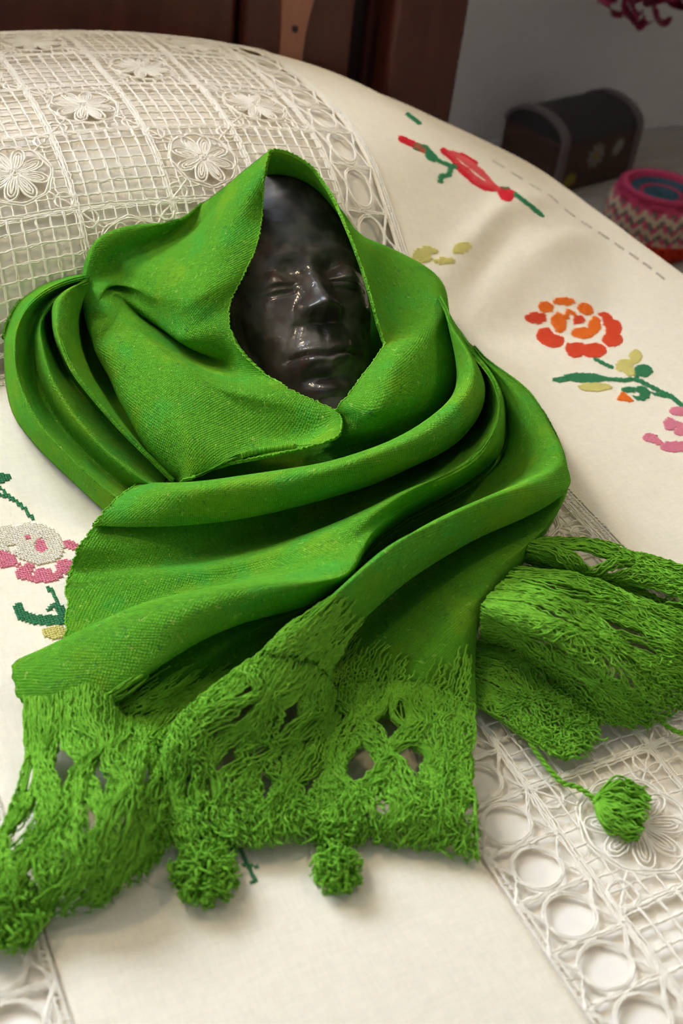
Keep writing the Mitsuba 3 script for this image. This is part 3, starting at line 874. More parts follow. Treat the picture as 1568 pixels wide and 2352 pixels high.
# ------------------------------------------------------------------ the green scarf
tag('scarf', 'bright green woven wool scarf with openwork fringe and tassels draped around the black mask', 'scarf')
HOOD = [
    [(388, 513, 6), (395, 510, 10.5), (420, 505, 9.5), (470, 463, 12), (545, 404, 17), (620, 344, 22)],
    [(300, 520, 5), (305, 522, 9.5), (325, 535, 9), (370, 545, 7.5), (460, 515, 11.5), (535, 455, 16.5), (607, 402, 20)],
    [(232, 543, 4), (240, 545, 9), (265, 560, 8.5), (310, 575, 7), (420, 570, 11), (520, 525, 15), (603, 475, 17)],
    [(198, 590, 3.5), (207, 590, 8.5), (235, 590, 8), (262, 595, 6.5), (340, 620, 9.5), (450, 620, 12), (590, 560, 14.6)],
    [(188, 640, 3), (197, 640, 8.5), (225, 630, 8.3), (250, 625, 7), (330, 665, 8.5), (440, 690, 10.6), (560, 630, 12.6)],
    [(190, 690, 3), (203, 690, 8.3), (230, 680, 8.3), (255, 650, 6.8), (330, 695, 7.2), (430, 750, 8.6), (530, 690, 10.8)],
    [(205, 738, 3), (220, 735, 8.2), (245, 720, 8.2), (270, 680, 7.0), (340, 728, 6.3), (430, 785, 7.6), (527, 745, 9.6)],
    [(215, 760, 3), (230, 757, 8.2), (255, 740, 8.2), (285, 705, 6.8), (345, 742, 4.6), (440, 803, 4.4), (505, 830, 5.4), (546, 798, 8.6)],
    [(228, 787, 3), (243, 783, 8), (265, 765, 8.3), (300, 740, 8.0), (360, 775, 6.6), (450, 835, 5.8), (530, 862, 6.4), (612, 862, 8.0)],
    [(256, 845, 3), (272, 840, 7.5), (300, 815, 8.2), (345, 800, 8.6), (420, 840, 8.8), (500, 882, 8.7), (580, 898, 8.8), (655, 888, 8.8)],
    [(283, 912, 2.8), (300, 906, 6.9), (330, 875, 7.8), (390, 870, 8.5), (480, 915, 8.3), (560, 948, 7.6), (640, 955, 7.8), (768, 942, 8.8)],
    [(310, 970, 2.5), (327, 963, 6.2), (355, 930, 7.3), (410, 935, 7.9), (500, 975, 7.3), (590, 1003, 6.7), (680, 1005, 6.8), (783, 960, 8.8)],
    [(335, 1022, 2.2), (352, 1015, 5.4), (385, 985, 6.7), (430, 1000, 7.2), (500, 1030, 6.8), (580, 1030, 6.6), (660, 1028, 7.4), (772, 1003, 8.6)],
    [(368, 1075, 2), (384, 1065, 4.3), (410, 1045, 5.5), (440, 1055, 5.9), (475, 1066, 5.9), (520, 1056, 6.4), (600, 1034, 7.0), (700, 1028, 7.8)],
    [(405, 1112, 1.8), (415, 1107, 3.4), (424, 1100, 4.2), (434, 1098, 4.6), (446, 1096, 4.8), (458, 1091, 4.8), (475, 1082, 5.0), (500, 1066, 5.8)]]
LOOP = [
    [(205, 626, 0), (108, 650, 0), (43, 696, 0), (11, 765, 0), (11, 860, 0), (28, 947, 0), (83, 1025, 0), (158, 1099, 0), (242, 1176, 0)],
    [(205, 628, 3), (110, 652, 3), (45, 697, 2.8), (13, 765, 2.5), (13, 860, 2.2), (30, 945, 1.8), (85, 1023, 1.5), (160, 1097, 1.2), (242, 1174, 1)],
    [(205, 636, 8), (120, 662, 8), (60, 711, 7.5), (34, 782, 7), (42, 873, 6), (82, 960, 4.8), (160, 1050, 3.8), (240, 1122, 3), (300, 1165, 2.4)],
    [(205, 643, 8.2), (130, 672, 7.6), (82, 722, 6.6), (70, 790, 5.6), (86, 882, 4.2), (130, 967, 2.8), (205, 1050, 2.0), (272, 1108, 1.5), (330, 1142, 1.2)],
    [(205, 650, 8), (138, 682, 7.4), (98, 728, 6.5), (96, 790, 6.5), (118, 868, 6), (162, 943, 5.2), (230, 1022, 4.5), (300, 1083, 3.8), (365, 1125, 3.0)],
    [(197, 655, 5), (135, 678, 4.4), (108, 712, 4.0), (117, 785, 3.4), (147, 852, 3), (197, 917, 2.6), (257, 982, 2.4), (322, 1037, 2.2), (385, 1098, 1.9)],
    [(203, 645, 10), (160, 665, 9.6), (132, 705, 9.3), (138, 780, 8.8), (168, 850, 7.8), (220, 918, 6.6), (278, 985, 5.4), (333, 1040, 4.2), (398, 1104, 2.8)],
    [(206, 650, 9.5), (185, 680, 9), (170, 720, 8.6), (175, 790, 7.6), (200, 855, 6.3), (243, 925, 5.3), (293, 990, 4.4), (342, 1043, 3.5), (403, 1108, 2.4)],
    [(209, 660, 7), (200, 700, 6), (193, 740, 5), (200, 800, 3.5), (228, 865, 3.0), (268, 930, 3.0), (310, 992, 2.8), (350, 1046, 2.4), (407, 1110, 2)],
    [(215, 668, 3), (222, 720, 2), (232, 770, 1.5), (254, 815, 1.4), (285, 875, 1.4), (315, 935, 1.5), (345, 995, 1.5), (372, 1048, 1.5), (415, 1112, 1.3)]]
_d = {1: 0, 2: 1.0, 3: -0.4, 4: 0.8, 5: -1.6, 6: 1.6, 7: 1.0, 8: -0.8}
LOOP = [[(x, y, max(0, h + _d.get(k, 0) * min(1, h / 4))) for x, y, h in r] for k, r in enumerate(LOOP)]
_c = [0.5, 1.4, 3.4, 2.4, 3.4, 0.8, 5.2, 4.4, 1.8, 0.6]           # how far each rail stands off the pillow's slope
LOOP = [[(x, y, h, max(0.6, _c[k] * (1 - i / 5))) for i, (x, y, h) in enumerate(r)] for k, r in enumerate(LOOP)]
_c = [0.8, 4.4, 4.0, 1.3, 2.4]
HOOD = [[(x, y, h, _c[min(i, 4)] if k < 8 else 0.6) for i, (x, y, h) in enumerate(r)] for k, r in enumerate(HOOD)]
COLLAR = [
    [(618, 344, 22), (612, 385, 18), (608, 420, 14), (604, 460, 11)],
    [(668, 352, 21.5), (670, 395, 17.5), (672, 430, 13.5), (680, 470, 10.5)],
    [(728, 396, 20.3), (735, 430, 16.8), (740, 465, 13), (745, 500, 10)],
    [(772, 466, 19), (782, 488, 16), (790, 505, 12.5), (797, 525, 9.5)],
    [(806, 545, 17.5), (822, 540, 15.5), (836, 543, 13), (846, 560, 10)],
    [(830, 610, 16), (868, 570, 14), (905, 573, 11.5), (920, 590, 8)],
    [(852, 680, 14.5), (905, 625, 12.2), (978, 620, 10.6), (1000, 640, 7)],
    [(868, 740, 13), (920, 690, 11.2), (1000, 660, 10.4), (1024, 675, 7)],
    [(883, 785, 11.7), (935, 745, 10.9), (1005, 700, 10.6), (1028, 705, 7)],
    [(868, 812, 11.5), (925, 775, 12), (1003, 730, 11.2), (1030, 725, 7)],
    [(838, 855, 11), (910, 830, 12.3), (990, 790, 11.5), (1042, 775, 7)],
    [(805, 900, 10.4), (890, 890, 11.6), (985, 850, 10.8), (1055, 825, 6.3)],
    [(775, 938, 9.2), (870, 945, 10.6), (975, 905, 9.6), (1062, 860, 5.8)],
    [(750, 955, 6.6), (830, 990, 8.2), (920, 970, 7.8), (1050, 912, 5.2)],
    [(700, 980, 3.2), (770, 1020, 4.9), (850, 1010, 5.7), (1000, 965, 4.7)],
    [(600, 1010, 1.8), (650, 1045, 2.8), (740, 1040, 3.9), (900, 1020, 4.2)],
    [(500, 1040, 1.6), (520, 1075, 2.2), (600, 1075, 2.8), (800, 1055, 3.6)],
    [(430, 1080, 2.2), (440, 1100, 2.5), (500, 1100, 2.7), (600, 1093, 2.7)]]
U0 = [(1117, 829), (1212, 904), (1272, 992)]
TAIL = [
    [(1035, 745, 6), (1062, 850, 6), (1045, 920, 5.3), (1000, 965, 5), (900, 1020, 4.5), (800, 1055, 4), (600, 1092, 3), (430, 1114, 2.6), (335, 1117, 1.8)],
    [(1036, 741, 10.5), (1093, 848, 10.5), (1060, 930, 10), (960, 1008, 9.3), (800, 1078, 8.2), (650, 1110, 7.0), (450, 1136, 5.4), (285, 1131, 3.2)],
    [(1050, 760, 9.5), (1107, 865, 9.6), (1080, 948, 9.2), (980, 1030, 8.5), (825, 1100, 7.2), (675, 1138, 6.2), (475, 1166, 4.6), (250, 1162, 3.4)],
    [(1056, 772, 7.5), (1114, 888, 7.6), (1092, 970, 7), (1000, 1047, 6.4), (850, 1116, 5.2), (700, 1160, 4.4), (500, 1200, 3.2), (218, 1205, 2.9)],
    [(1062, 790, 3.5), (1114, 905, 3.0), (1085, 995, 2.5), (975, 1070, 2.0), (850, 1132, 1.4), (690, 1188, 0.6), (480, 1240, 1.3), (180, 1258, 2.2)],
    [(1070, 797, 5.5), (1122, 880, 6), (1130, 945, 6), (1100, 1010, 5.5), (1010, 1080, 5), (900, 1133, 4.2), (780, 1200, 2.0), (640, 1240, 1.2), (450, 1285, 0.9), (163, 1308, 1.2)],
    [(1075, 800, 7), (1130, 868, 8.5), (1148, 930, 9), (1125, 1008, 8.5), (1040, 1083, 8), (940, 1124, 7.5), (840, 1180, 6.5), (720, 1235, 5), (600, 1275, 3.5), (440, 1310, 2), (155, 1345, 1.0)],
    [(1085, 810, 6), (1138, 875, 7.5), (1153, 940, 7.8), (1128, 1028, 7.3), (1040, 1099, 6.8), (945, 1145, 6.3), (850, 1210, 6), (740, 1285, 5.3), (600, 1320, 3.2), (430, 1362, 1.4), (290, 1410, 0.7), (148, 1470, 0.5)],
    [(1090, 815, 5), (1143, 880, 6.5), (1156, 950, 6.5), (1132, 1040, 6), (1040, 1112, 5.5), (945, 1163, 5.3), (850, 1238, 5.5), (780, 1328, 6.2), (550, 1346, 6.5), (425, 1371, 6), (280, 1412, 5), (150, 1475, 3.6), (27, 1532, 2.0)],
    [(1093, 820, 4), (1146, 885, 5), (1158, 955, 5), (1133, 1047, 4.5), (1038, 1120, 4), (943, 1172, 3.8), (852, 1245, 4), (785, 1337, 5), (640, 1372, 5.9), (500, 1397, 6.0), (370, 1445, 5.3), (230, 1512, 4.0), (120, 1590, 2.6), (48, 1612, 1.5)],
    [(1096, 825, 3), (1149, 890, 3.2), (1160, 962, 3), (1135, 1060, 2.8), (1040, 1130, 2.2), (945, 1182, 2), (853, 1252, 2.3), (785, 1345, 3.2), (690, 1397, 3.9), (560, 1430, 4.6), (440, 1482, 4.4), (330, 1556, 3.7), (220, 1622, 2.4), (120, 1652, 1.4)],
    [(1098, 827, 2.4), (1151, 893, 2.4), (1163, 967, 2), (1135, 1072, 1.8), (1043, 1142, 1.4), (948, 1190, 1.2), (857, 1254, 1.4), (780, 1346, 1.8), (687, 1406, 1.9), (565, 1455, 2.2), (455, 1520, 2.3), (365, 1590, 2.1), (285, 1650, 1.6)],
    [(1100, 828, 2), (1153, 895, 1.6), (1165, 970, 1.2), (1135, 1080, 0.9), (1045, 1150, 0.7), (950, 1195, 0.6), (860, 1256, 0.6), (775, 1347, 0.7), (685, 1414, 0.8), (570, 1478, 0.9), (470, 1550, 1.0), (380, 1640, 1.0)],
    [(1110, 828, 3.5), (1165, 890, 4.5), (1200, 960, 5), (1195, 1050, 4.8), (1115, 1135, 3.2), (1012, 1188, 2.0), (912, 1239, 1.4), (812, 1326, 1.0), (712, 1418, 0.9), (625, 1492, 1.0), (540, 1562, 1.0), (465, 1612, 1.1)],
    [(1114, 827, 3.6), (1190, 895, 5), (1236, 970, 5.8), (1240, 1055, 6.2), (1160, 1122, 6.4), (1052, 1168, 6.2), (955, 1217, 6.0), (856, 1287, 5.6), (756, 1376, 4.8), (660, 1458, 4.2), (580, 1530, 3.7), (520, 1570, 3.5)],
    [(1116, 826, 3.2), (1210, 900, 4.6), (1266, 985, 5.8), (1290, 1062, 7), (1200, 1113, 8.2), (1100, 1150, 8.6), (1000, 1197, 8.6), (900, 1247, 8.3), (800, 1335, 7.7), (700, 1424, 6.7), (600, 1515, 5.6)],
    [(1117, 828, 1.5), (1212, 903, 2), (1270, 990, 2.5), (1301, 1065, 5), (1285, 1125, 6.5), (1200, 1152, 7.2), (1100, 1192, 7.4), (1000, 1242, 7.4), (910, 1298, 7.1), (830, 1368, 6.3), (755, 1450, 5.6), (690, 1518, 5)],
    [(1117, 830, 0.5), (1213, 905, 0.8), (1272, 992, 1), (1302, 1075, 3), (1294, 1135, 5), (1215, 1185, 5.2), (1120, 1225, 5.4), (1020, 1280, 5.1), (930, 1340, 4.7), (850, 1410, 4.1), (775, 1490, 3.6), (748, 1560, 3.2)],
    [(1117, 831, 0), (1213, 907, 0), (1273, 994, 0.3), (1302, 1085, 1.5), (1280, 1165, 3.5), (1190, 1222, 3.6), (1085, 1264, 3.0), (965, 1342, 2.0), (880, 1422, 1.3), (812, 1507, 0.9), (770, 1585, 0.8)],
    [(1117, 831, 0), (1213, 907, 0), (1273, 994, 0.3), (1302, 1090, 1.2), (1270, 1185, 3.3), (1188, 1245, 4.0), (1090, 1295, 3.8), (985, 1375, 3.0), (905, 1455, 2.2), (848, 1540, 1.7), (815, 1605, 1.4)],
    [(1117, 831, 0), (1213, 907, 0), (1273, 994, 0.3), (1302, 1095, 1), (1262, 1200, 3.2), (1185, 1268, 4.6), (1095, 1328, 4.6), (1005, 1405, 3.8), (930, 1485, 2.8), (885, 1562, 2.1), (850, 1640, 1.8)],
    [(1117, 831, 0), (1213, 907, 0), (1273, 994, 0.2), (1301, 1105, 0.6), (1240, 1235, 2.6), (1160, 1315, 4.3), (1090, 1385, 4.6), (1035, 1480, 3.6), (995, 1560, 2.6), (965, 1640, 2)],
    [(1117, 831, 0), (1213, 907, 0), (1273, 994, 0.2), (1300, 1110, 0.3), (1210, 1285, 1.8), (1140, 1362, 3), (1107, 1402, 3.6), (1092, 1462, 3.2), (1086, 1545, 2.6), (1084, 1640, 2)],
    [(1117, 831, 0), (1213, 907, 0), (1273, 994, 0.1), (1298, 1110, 0), (1205, 1280, 0.3), (1135, 1355, 0.5), (1103, 1395, 0.6), (1088, 1460, 0.6), (1083, 1545, 0.6), (1082, 1640, 0.8)]]

TAIL = [[(x, y, h + 0.28 * max(h - 1.5, 0)) for x, y, h in r] for r in TAIL]
for k, r in enumerate(TAIL):                                  # the folds start out of sight, under the collar
    r.insert(0, (1006, 692, 4.5) if k < 5 else (1032, 742, 3.5) if k < 12 else (1086, 795, 1.5))


def tuck(r, dy, dx, f, last=99):
    """the hidden inside of a fold, drawn back under its overhanging edge"""
    out = []
    for i, (x, y, h) in enumerate(r):
        k = min(1, i / 3) * (1 if i < last - 2 else max(0, (last - i) / 3))
        out.append((x + dx * k, y + dy * k, h * (f * k + (1 - k) * 0.85) if i >= last - 2 else h * f))
    return out


TAIL.insert(18, tuck(TAIL[17], -22, -14, 0.40))
TAIL.insert(11, tuck(TAIL[10], -22, 4, 0.45))
TAIL.insert(4, tuck(TAIL[3], -30, -8, 0.25, 8))


def jag(G, rows):
    """raw edges of the cloth are a little uneven"""
    a, b, _ = G.shape
    G = G.copy()
    for side in rows:
        if side in ('t0', 't1'):
            k, k2 = (0, 1) if side == 't0' else (-1, -2)
            G[k] += (G[k] - G[k2]) * 0.6 * rng.uniform(-1, 1, (b, 1))
        else:
            k, k2 = (0, 1) if side == 's0' else (-1, -2)
            G[:, k] += (G[:, k] - G[:, k2]) * 0.6 * rng.uniform(-1, 1, (a, 1))
    return G


def selvedge(line, r=0.0007):
    """the loops of weft along a raw edge"""
    p = resample(line, int(np.linalg.norm(np.diff(line, axis=0), axis=1).sum() / 0.0009))
    n = len(p)
    tg = np.gradient(p, axis=0)
    tg /= np.linalg.norm(tg, axis=1, keepdims=True) + 1e-9
    view = p - CAM
    view /= np.linalg.norm(view, axis=1, keepdims=True)
    e = np.cross(tg, view)
    w = np.sin(np.arange(n) * 1.3) * 0.0003 + rng.normal(0, 0.0002, n)
    return tubes((p + e * w[:, None] + rng.normal(0, 0.00015, (n, 3)))[None], r * rng.uniform(0.8, 1.15, n)[None], 5)


def cloth(rails, ns, nt, raw, smooth):
    G = jag(loft(rails, ns, nt, smooth), raw)
    m, uv, nn = shell(G, 0.0022)
    uv = flatten(G)
    return G, m, uv, nn


def flatten(G, na=44, nb=52, it=25):
    """lays the cloth's grid flat with as little stretch as possible, so that the weave keeps its size and square angles"""
    from scipy.sparse import coo_matrix
    from scipy.sparse.linalg import splu
    a, b, _ = G.shape
    ia, ib = np.linspace(0, a - 1, na).round().astype(int), np.linspace(0, b - 1, nb).round().astype(int)
    Q = G[np.ix_(ia, ib)].reshape(-1, 3)
    f = grid_faces(na, nb)
    p0, p1, p2 = Q[f[:, 0]], Q[f[:, 1]], Q[f[:, 2]]
    l = np.linalg.norm(p1 - p0, axis=1) + 1e-9
    ex = (p1 - p0) / l[:, None]
    x2 = ((p2 - p0) * ex).sum(1)
    y2 = np.linalg.norm(np.cross(ex, p2 - p0), axis=1) + 1e-9
    L = np.stack([np.stack([0 * l, 0 * l], 1), np.stack([l, 0 * l], 1), np.stack([x2, y2], 1)], 1)
    w = np.zeros((len(f), 3))
    for k in range(3):                                        # cotangent of the angle opposite to edge k, k + 1
        o = L[:, (k + 2) % 3]
        u_, v_ = L[:, k] - o, L[:, (k + 1) % 3] - o
        w[:, k] = np.clip((u_ * v_).sum(1) / (np.abs(u_[:, 0] * v_[:, 1] - u_[:, 1] * v_[:, 0]) + 1e-12), 0.05, 8)
    n = na * nb
    I, J, V = [], [], []
    for k in range(3):
        i, j = f[:, k], f[:, (k + 1) % 3]
        I += [i, j, i, j]
        J += [j, i, i, j]
        V += [-w[:, k], -w[:, k], w[:, k], w[:, k]]
    A = coo_matrix((np.concatenate(V), (np.concatenate(I), np.concatenate(J))), (n, n)).tolil()
    A[0, 0] += 1e-3
    lu = splu(A.tocsc())
    g_ = Q.reshape(na, nb, 3)
    us = np.r_[0, np.cumsum(np.linalg.norm(np.diff(g_, axis=0), axis=2).mean(1))]
    vs = np.r_[0, np.cumsum(np.linalg.norm(np.diff(g_, axis=1), axis=2).mean(0))]
    U = np.stack(np.meshgrid(us, vs, indexing='ij'), -1).reshape(-1, 2)
    for _ in range(it):
        S_ = np.zeros((len(f), 2, 2))
        for k in range(3):
            d, e = L[:, (k + 1) % 3] - L[:, k], U[f[:, (k + 1) % 3]] - U[f[:, k]]
            S_ += w[:, k, None, None] * e[:, :, None] * d[:, None, :]
        p_, q_ = S_[:, 0, 0] + S_[:, 1, 1], S_[:, 1, 0] - S_[:, 0, 1]
        r_ = np.hypot(p_, q_) + 1e-12
        R_ = np.stack([np.stack([p_ / r_, -q_ / r_], 1), np.stack([q_ / r_, p_ / r_], 1)], 1)
        rhs = np.zeros((n, 2))
        for k in range(3):
            d = np.einsum('nij,nj->ni', R_, L[:, k] - L[:, (k + 1) % 3]) * w[:, k, None]
            np.add.at(rhs, f[:, k], d)
            np.add.at(rhs, f[:, (k + 1) % 3], -d)
        rhs[0] += 1e-3 * U[0]
        U = lu.solve(rhs)
    c = np.stack(np.meshgrid(np.interp(np.arange(a), ia, np.arange(na)), np.interp(np.arange(b), ib, np.arange(nb)), indexing='ij'))
    U = U.reshape(na, nb, 2)
    uv = np.stack([map_coordinates(U[..., k], c.reshape(2, -1), order=1) for k in range(2)], 1)
    return np.vstack([uv, uv])


LINING = [[(560, 440, 2), (540, 600, 2), (505, 740, 2), (560, 870, 2), (640, 960, 2)], [(640, 410, 2), (640, 600, 1), (640, 740, 1), (680, 880, 1), (720, 965, 1)],
          [(740, 430, 2), (760, 600, 1), (770, 740, 1), (775, 880, 1), (775, 965, 1)], [(800, 510, 3), (850, 620, 3), (880, 720, 3), (880, 830, 2), (830, 955, 2)], [(815, 540, 6), (880, 630, 6), (925, 720, 6), (930, 820, 5), (850, 960, 4)]]
pieces, edges = {}, []
for nm, rails, ns, nt, raw, sm in (('hood', HOOD, 200, 240, ('s1', 't1'), 1.6), ('loop', LOOP, 200, 150, (), 1.4), ('collar', COLLAR, 150, 240, ('s0',), 1.6), ('tail', TAIL, 270, 330, ('s1',), 1.9), ('lining', LINING, 60, 60, (), 1.0)):
    G, m, uv, nn = cloth(rails, ns, nt, raw, sm)
    pieces[nm] = (G, nn)
    add('scarf__cloth', m, 'wool_mat', True, uv=uv)
edges.append(pieces['hood'][0][:, -1])
edges.append(pieces['hood'][0][-1, :])
edges.append(pieces['collar'][0][: int(240 * 0.72), 0])
edges.append(pieces['tail'][0][: int(330 * 0.42), -1])
for e in edges:
    add('scarf__selvedge', selvedge(e), 'yarn_mat', True)

# ------------------------------------------------------------------ openwork fringe
FRINGE = [
    [(60, 1600, 2.0), (60, 1740, 1.2), (45, 1850, 1.3), (-15, 2000, 1.6), (-50, 2130, 1)],
    [(125, 1598, 2.9), (125, 1760, 2), (115, 1880, 2.4), (55, 2000, 2.2), (10, 2110, 1.2)],
    [(215, 1574, 3.8), (205, 1770, 3), (200, 1900, 3.4), (150, 1995, 2.6), (95, 2070, 1)],
    [(285, 1650, 1.8), (275, 1760, 3), (270, 1880, 3.8), (240, 1970, 2.8), (200, 2045, 1)],
    [(378, 1636, 1.1), (340, 1690, 1.6), (320, 1790, 2.6), (320, 1900, 2.6), (310, 1975, 1)],
    [(466, 1608, 1.2), (425, 1660, 1.4), (385, 1720, 1.3), (375, 1830, 1.2), (380, 1935, 0.8)],
    [(520, 1570, 3.5), (450, 1640, 2.9), (405, 1705, 2.6), (400, 1820, 1.5), (420, 1935, 0.8)],
    [(600, 1512, 5.5), (520, 1600, 4.8), (450, 1690, 3.6), (440, 1820, 1.8), (465, 1930, 0.8)],
    [(690, 1515, 5.0), (625, 1615, 4.2), (545, 1720, 2.8), (520, 1830, 1.9), (540, 1925, 0.8)],
    [(748, 1556, 3.2), (690, 1645, 2.9), (625, 1745, 2.2), (600, 1840, 1.7), (600, 1922, 0.8)],
    [(762, 1580, 1.4), (730, 1670, 1.5), (690, 1770, 1.6), (665, 1850, 1.4), (660, 1915, 0.8)],
    [(772, 1588, 0.9), (762, 1690, 1.2), (745, 1790, 1.5), (735, 1860, 1.4), (725, 1908, 0.8)],
    [(850, 1575, 2.0), (830, 1680, 1.9), (818, 1790, 1.8), (810, 1860, 1.5), (800, 1905, 0.8)],
    [(925, 1570, 2.3), (912, 1680, 2.1), (905, 1790, 2.1), (890, 1860, 1.9), (880, 1905, 0.8)],
    [(1000, 1580, 2.3), (997, 1690, 2.1), (992, 1790, 2.1), (987, 1865, 1.9), (978, 1922, 0.8)],
    [(1084, 1600, 1.9), (1085, 1690, 1.8), (1085, 1790, 1.8), (1085, 1870, 1.8), (1087, 1936, 0.6)]]
FRINGE = [[(x, y, h + 0.28 * max(h - 1.5, 0)) for x, y, h in r] for r in FRINGE]
SIDE = [
    [(1225, 1243, 2.0), (1330, 1250, 2), (1450, 1278, 1.7), (1570, 1320, 1.5), (1700, 1375, 1.2)],
    [(1210, 1262, 3.3), (1320, 1288, 3.3), (1450, 1325, 2.8), (1570, 1365, 2.6), (1700, 1420, 2)],
    [(1206, 1306, 1.6), (1310, 1332, 1.4), (1430, 1365, 1.0), (1570, 1420, 1.0), (1680, 1480, 0.8)],
    [(1172, 1320, 3.8), (1290, 1345, 4.2), (1400, 1385, 3.3), (1560, 1455, 2.8), (1660, 1520, 1)],
    [(1124, 1372, 4.6), (1230, 1392, 5.2), (1360, 1455, 4.3), (1500, 1530, 2.8), (1590, 1580, 0.8)],
    [(1108, 1395, 4.8), (1200, 1424, 5.3), (1300, 1465, 5.2), (1400, 1548, 4.0), (1490, 1640, 0.8)],
    [(1104, 1440, 3.0), (1190, 1462, 3.2), (1270, 1505, 3.0), (1350, 1580, 2.3), (1420, 1660, 0.8)],
    [(1098, 1475, 0.9), (1180, 1492, 0.9), (1262, 1545, 0.9), (1335, 1610, 0.9), (1380, 1665, 0.8)],
    [(1090, 1500, 1.1), (1175, 1525, 1.2), (1250, 1580, 1.1), (1330, 1635, 0.9), (1370, 1680, 0.8)],
    [(1088, 1560, 1.2), (1150, 1595, 1.2), (1235, 1640, 1.1), (1310, 1690, 1.0), (1350, 1720, 0.7)],
    [(1088, 1622, 0.9), (1140, 1655, 0.9), (1205, 1700, 0.9), (1262, 1735, 0.9), (1300, 1752, 0.7)]]


def strands(rails, count, rows, cells, seed, pts=72, layers=0.004, start=-0.03, curl=1.0, width=0.0009, pinch=0.66, reach=(0.93, 1.07), surface=None, amp0=0.45, holes=()):
    """wavy yarns that run down a surface, gathered into knots row by row so that holes open between the bundles"""
    g = np.random.default_rng(seed)
    if surface is None:
        K, NT = 40, 160
        R = np.array([spline(np.array([at(x, y, h / 100) for x, y, h in r]), K) for r in rails])
        tt = np.r_[0, np.cumsum(np.linalg.norm(np.diff(R, axis=0), axis=2).mean(1))]
        G = Akima1DInterpolator(tt, R, axis=0, method='makima')(np.linspace(0, tt[-1], NT))
    else:
        G = R = surface
        NT, K = G.shape[:2]
        tt = np.r_[0, np.cumsum(np.linalg.norm(np.diff(R, axis=0), axis=2)[:, -1])]
    N = np.cross(np.gradient(G, axis=0), np.gradient(G, axis=1))
    N /= np.linalg.norm(N, axis=2, keepdims=True) + 1e-12
    if (N * (CAM - G)).sum() < 0:
        N = -N

    def ev(A, t, s):
        c = np.stack([np.clip(t, 0, 1) * (NT - 1), np.clip(s, 0, 1) * (K - 1)])
        out = np.stack([map_coordinates(A[..., k], c.reshape(2, -1), order=1, mode='nearest').reshape(t.shape) for k in range(3)], -1)
        return out

    t0 = (np.arange(count) + g.uniform(0.1, 0.9, count)) / count
    g.shuffle(t0)
    s1 = g.uniform(*reach, count)
    u = np.linspace(0, 1, pts)
    s0 = start + (g.uniform(0, 0.11, (count, 1)) if surface is None else 0.0)
    s = s0 + (s1[:, None] - s0) * u
    t = np.repeat(t0[:, None], pts, 1)
    Tlen, Slen = tt[-1], np.linalg.norm(np.diff(R, axis=1), axis=2).sum(1).mean()
    for (sk, off, sw) in rows:
        c = t0 * cells + off
        tk = (np.floor(c) + 0.5 - off + 0.18 * (np.modf(np.sin(np.floor(c) * 12.99) * 43758.5)[0])) / cells
        skk = sk + 0.035 * np.sin(np.floor(c) * 7.3 + off)
        w = pinch * (0.35 + 0.65 * np.abs(np.sin(np.floor(c) * 5.1 + off * 9)))[:, None] * np.exp(-np.abs((s - skk[:, None]) / sw) ** 1.7)
        t = t + w * (tk[:, None] - t)
    # the larger openings push the yarns aside
    if holes:
        gp = pix(G.reshape(-1, 3))
        for hx, hy, rx, ry in holes:
            i = np.argmin(((gp - [hx, hy]) ** 2).sum(1))
            ti, si = (i // K) / (NT - 1), (i % K) / (K - 1)
            a_ = G[min(i // K + 2, NT - 1), i % K] - G[max(i // K - 2, 0), i % K]
            b_ = G[i // K, min(i % K + 2, K - 1)] - G[i // K, max(i % K - 2, 0)]
            sc = 0.9 / F                                   # metres per pixel there
            along = abs((a_ @ rgt)) / (np.linalg.norm(a_) + 1e-9)
            ra, rb = (rx * sc, ry * sc) if along > 0.6 else (ry * sc, rx * sc)
            X_, Y_ = (t - ti) * Tlen / ra, (s - si) * Slen / rb
            r_ = np.sqrt(X_ ** 2 + Y_ ** 2) + 1e-6
            k_ = np.where(r_ < 2.0, (1.12 + 0.44 * r_) / r_, 1.0)
            t, s = t + (k_ - 1) * X_ * ra / Tlen, s + (k_ - 1) * Y_ * rb / Slen
    # waves along each yarn
    ph, fr = g.uniform(0, 6.28, (count, 3, 1)), g.uniform(0.7, 1.35, (count, 3, 1))
    d = s * Slen
    amp = 0.0011 * g.uniform(0.5, 1.6, (count, 1)) * (amp0 + 0.8 * np.clip(u, 0, 1))
    lat = amp * (0.75 * np.sin(d * 980 * fr[:, 0] + ph[:, 0]) + 0.8 * np.sin(d * 430 * fr[:, 1] + ph[:, 1]))
    up = 0.75 * amp * np.sin(d * 840 * fr[:, 2] + ph[:, 2])
    endw = np.clip((s - 0.84) / 0.16, 0, 1) ** 1.5
    lat = lat + curl * endw * 0.0035 * np.sin(d * 260 * fr[:, 1] + ph[:, 2]) * g.uniform(0.3, 1.5, (count, 1))
    sdv = curl * endw * 0.0035 * np.cos(d * 260 * fr[:, 1] + ph[:, 2]) * g.uniform(0.3, 1.5, (count, 1)) + 0.0006 * np.sin(d * 700 + ph[:, 0])
    lay = g.uniform(0.0, layers, (count, 1)) * (0.4 + 0.6 * np.clip(s * 3, 0, 1)) + curl * endw * g.uniform(0, 0.006, (count, 1)) * np.abs(np.sin(d * 180 + ph[:, 1]))
    t = t + lat / Tlen
    q_ = ev(G, t, s)
    lay = lay + 0.007 * np.clip(meshkit.fbm(q_ * 55, 2, 3) - 0.35, 0, 1) * np.clip(s * 4, 0, 1)      # bundles stand proud
    P = ev(G, t, s + sdv / Slen)
    over = np.clip(s - 1, 0, 1)[..., None] * Slen
    dirs = ev(np.gradient(G, axis=1), t, np.ones_like(s))
    dirs /= np.linalg.norm(dirs, axis=2, keepdims=True) + 1e-12
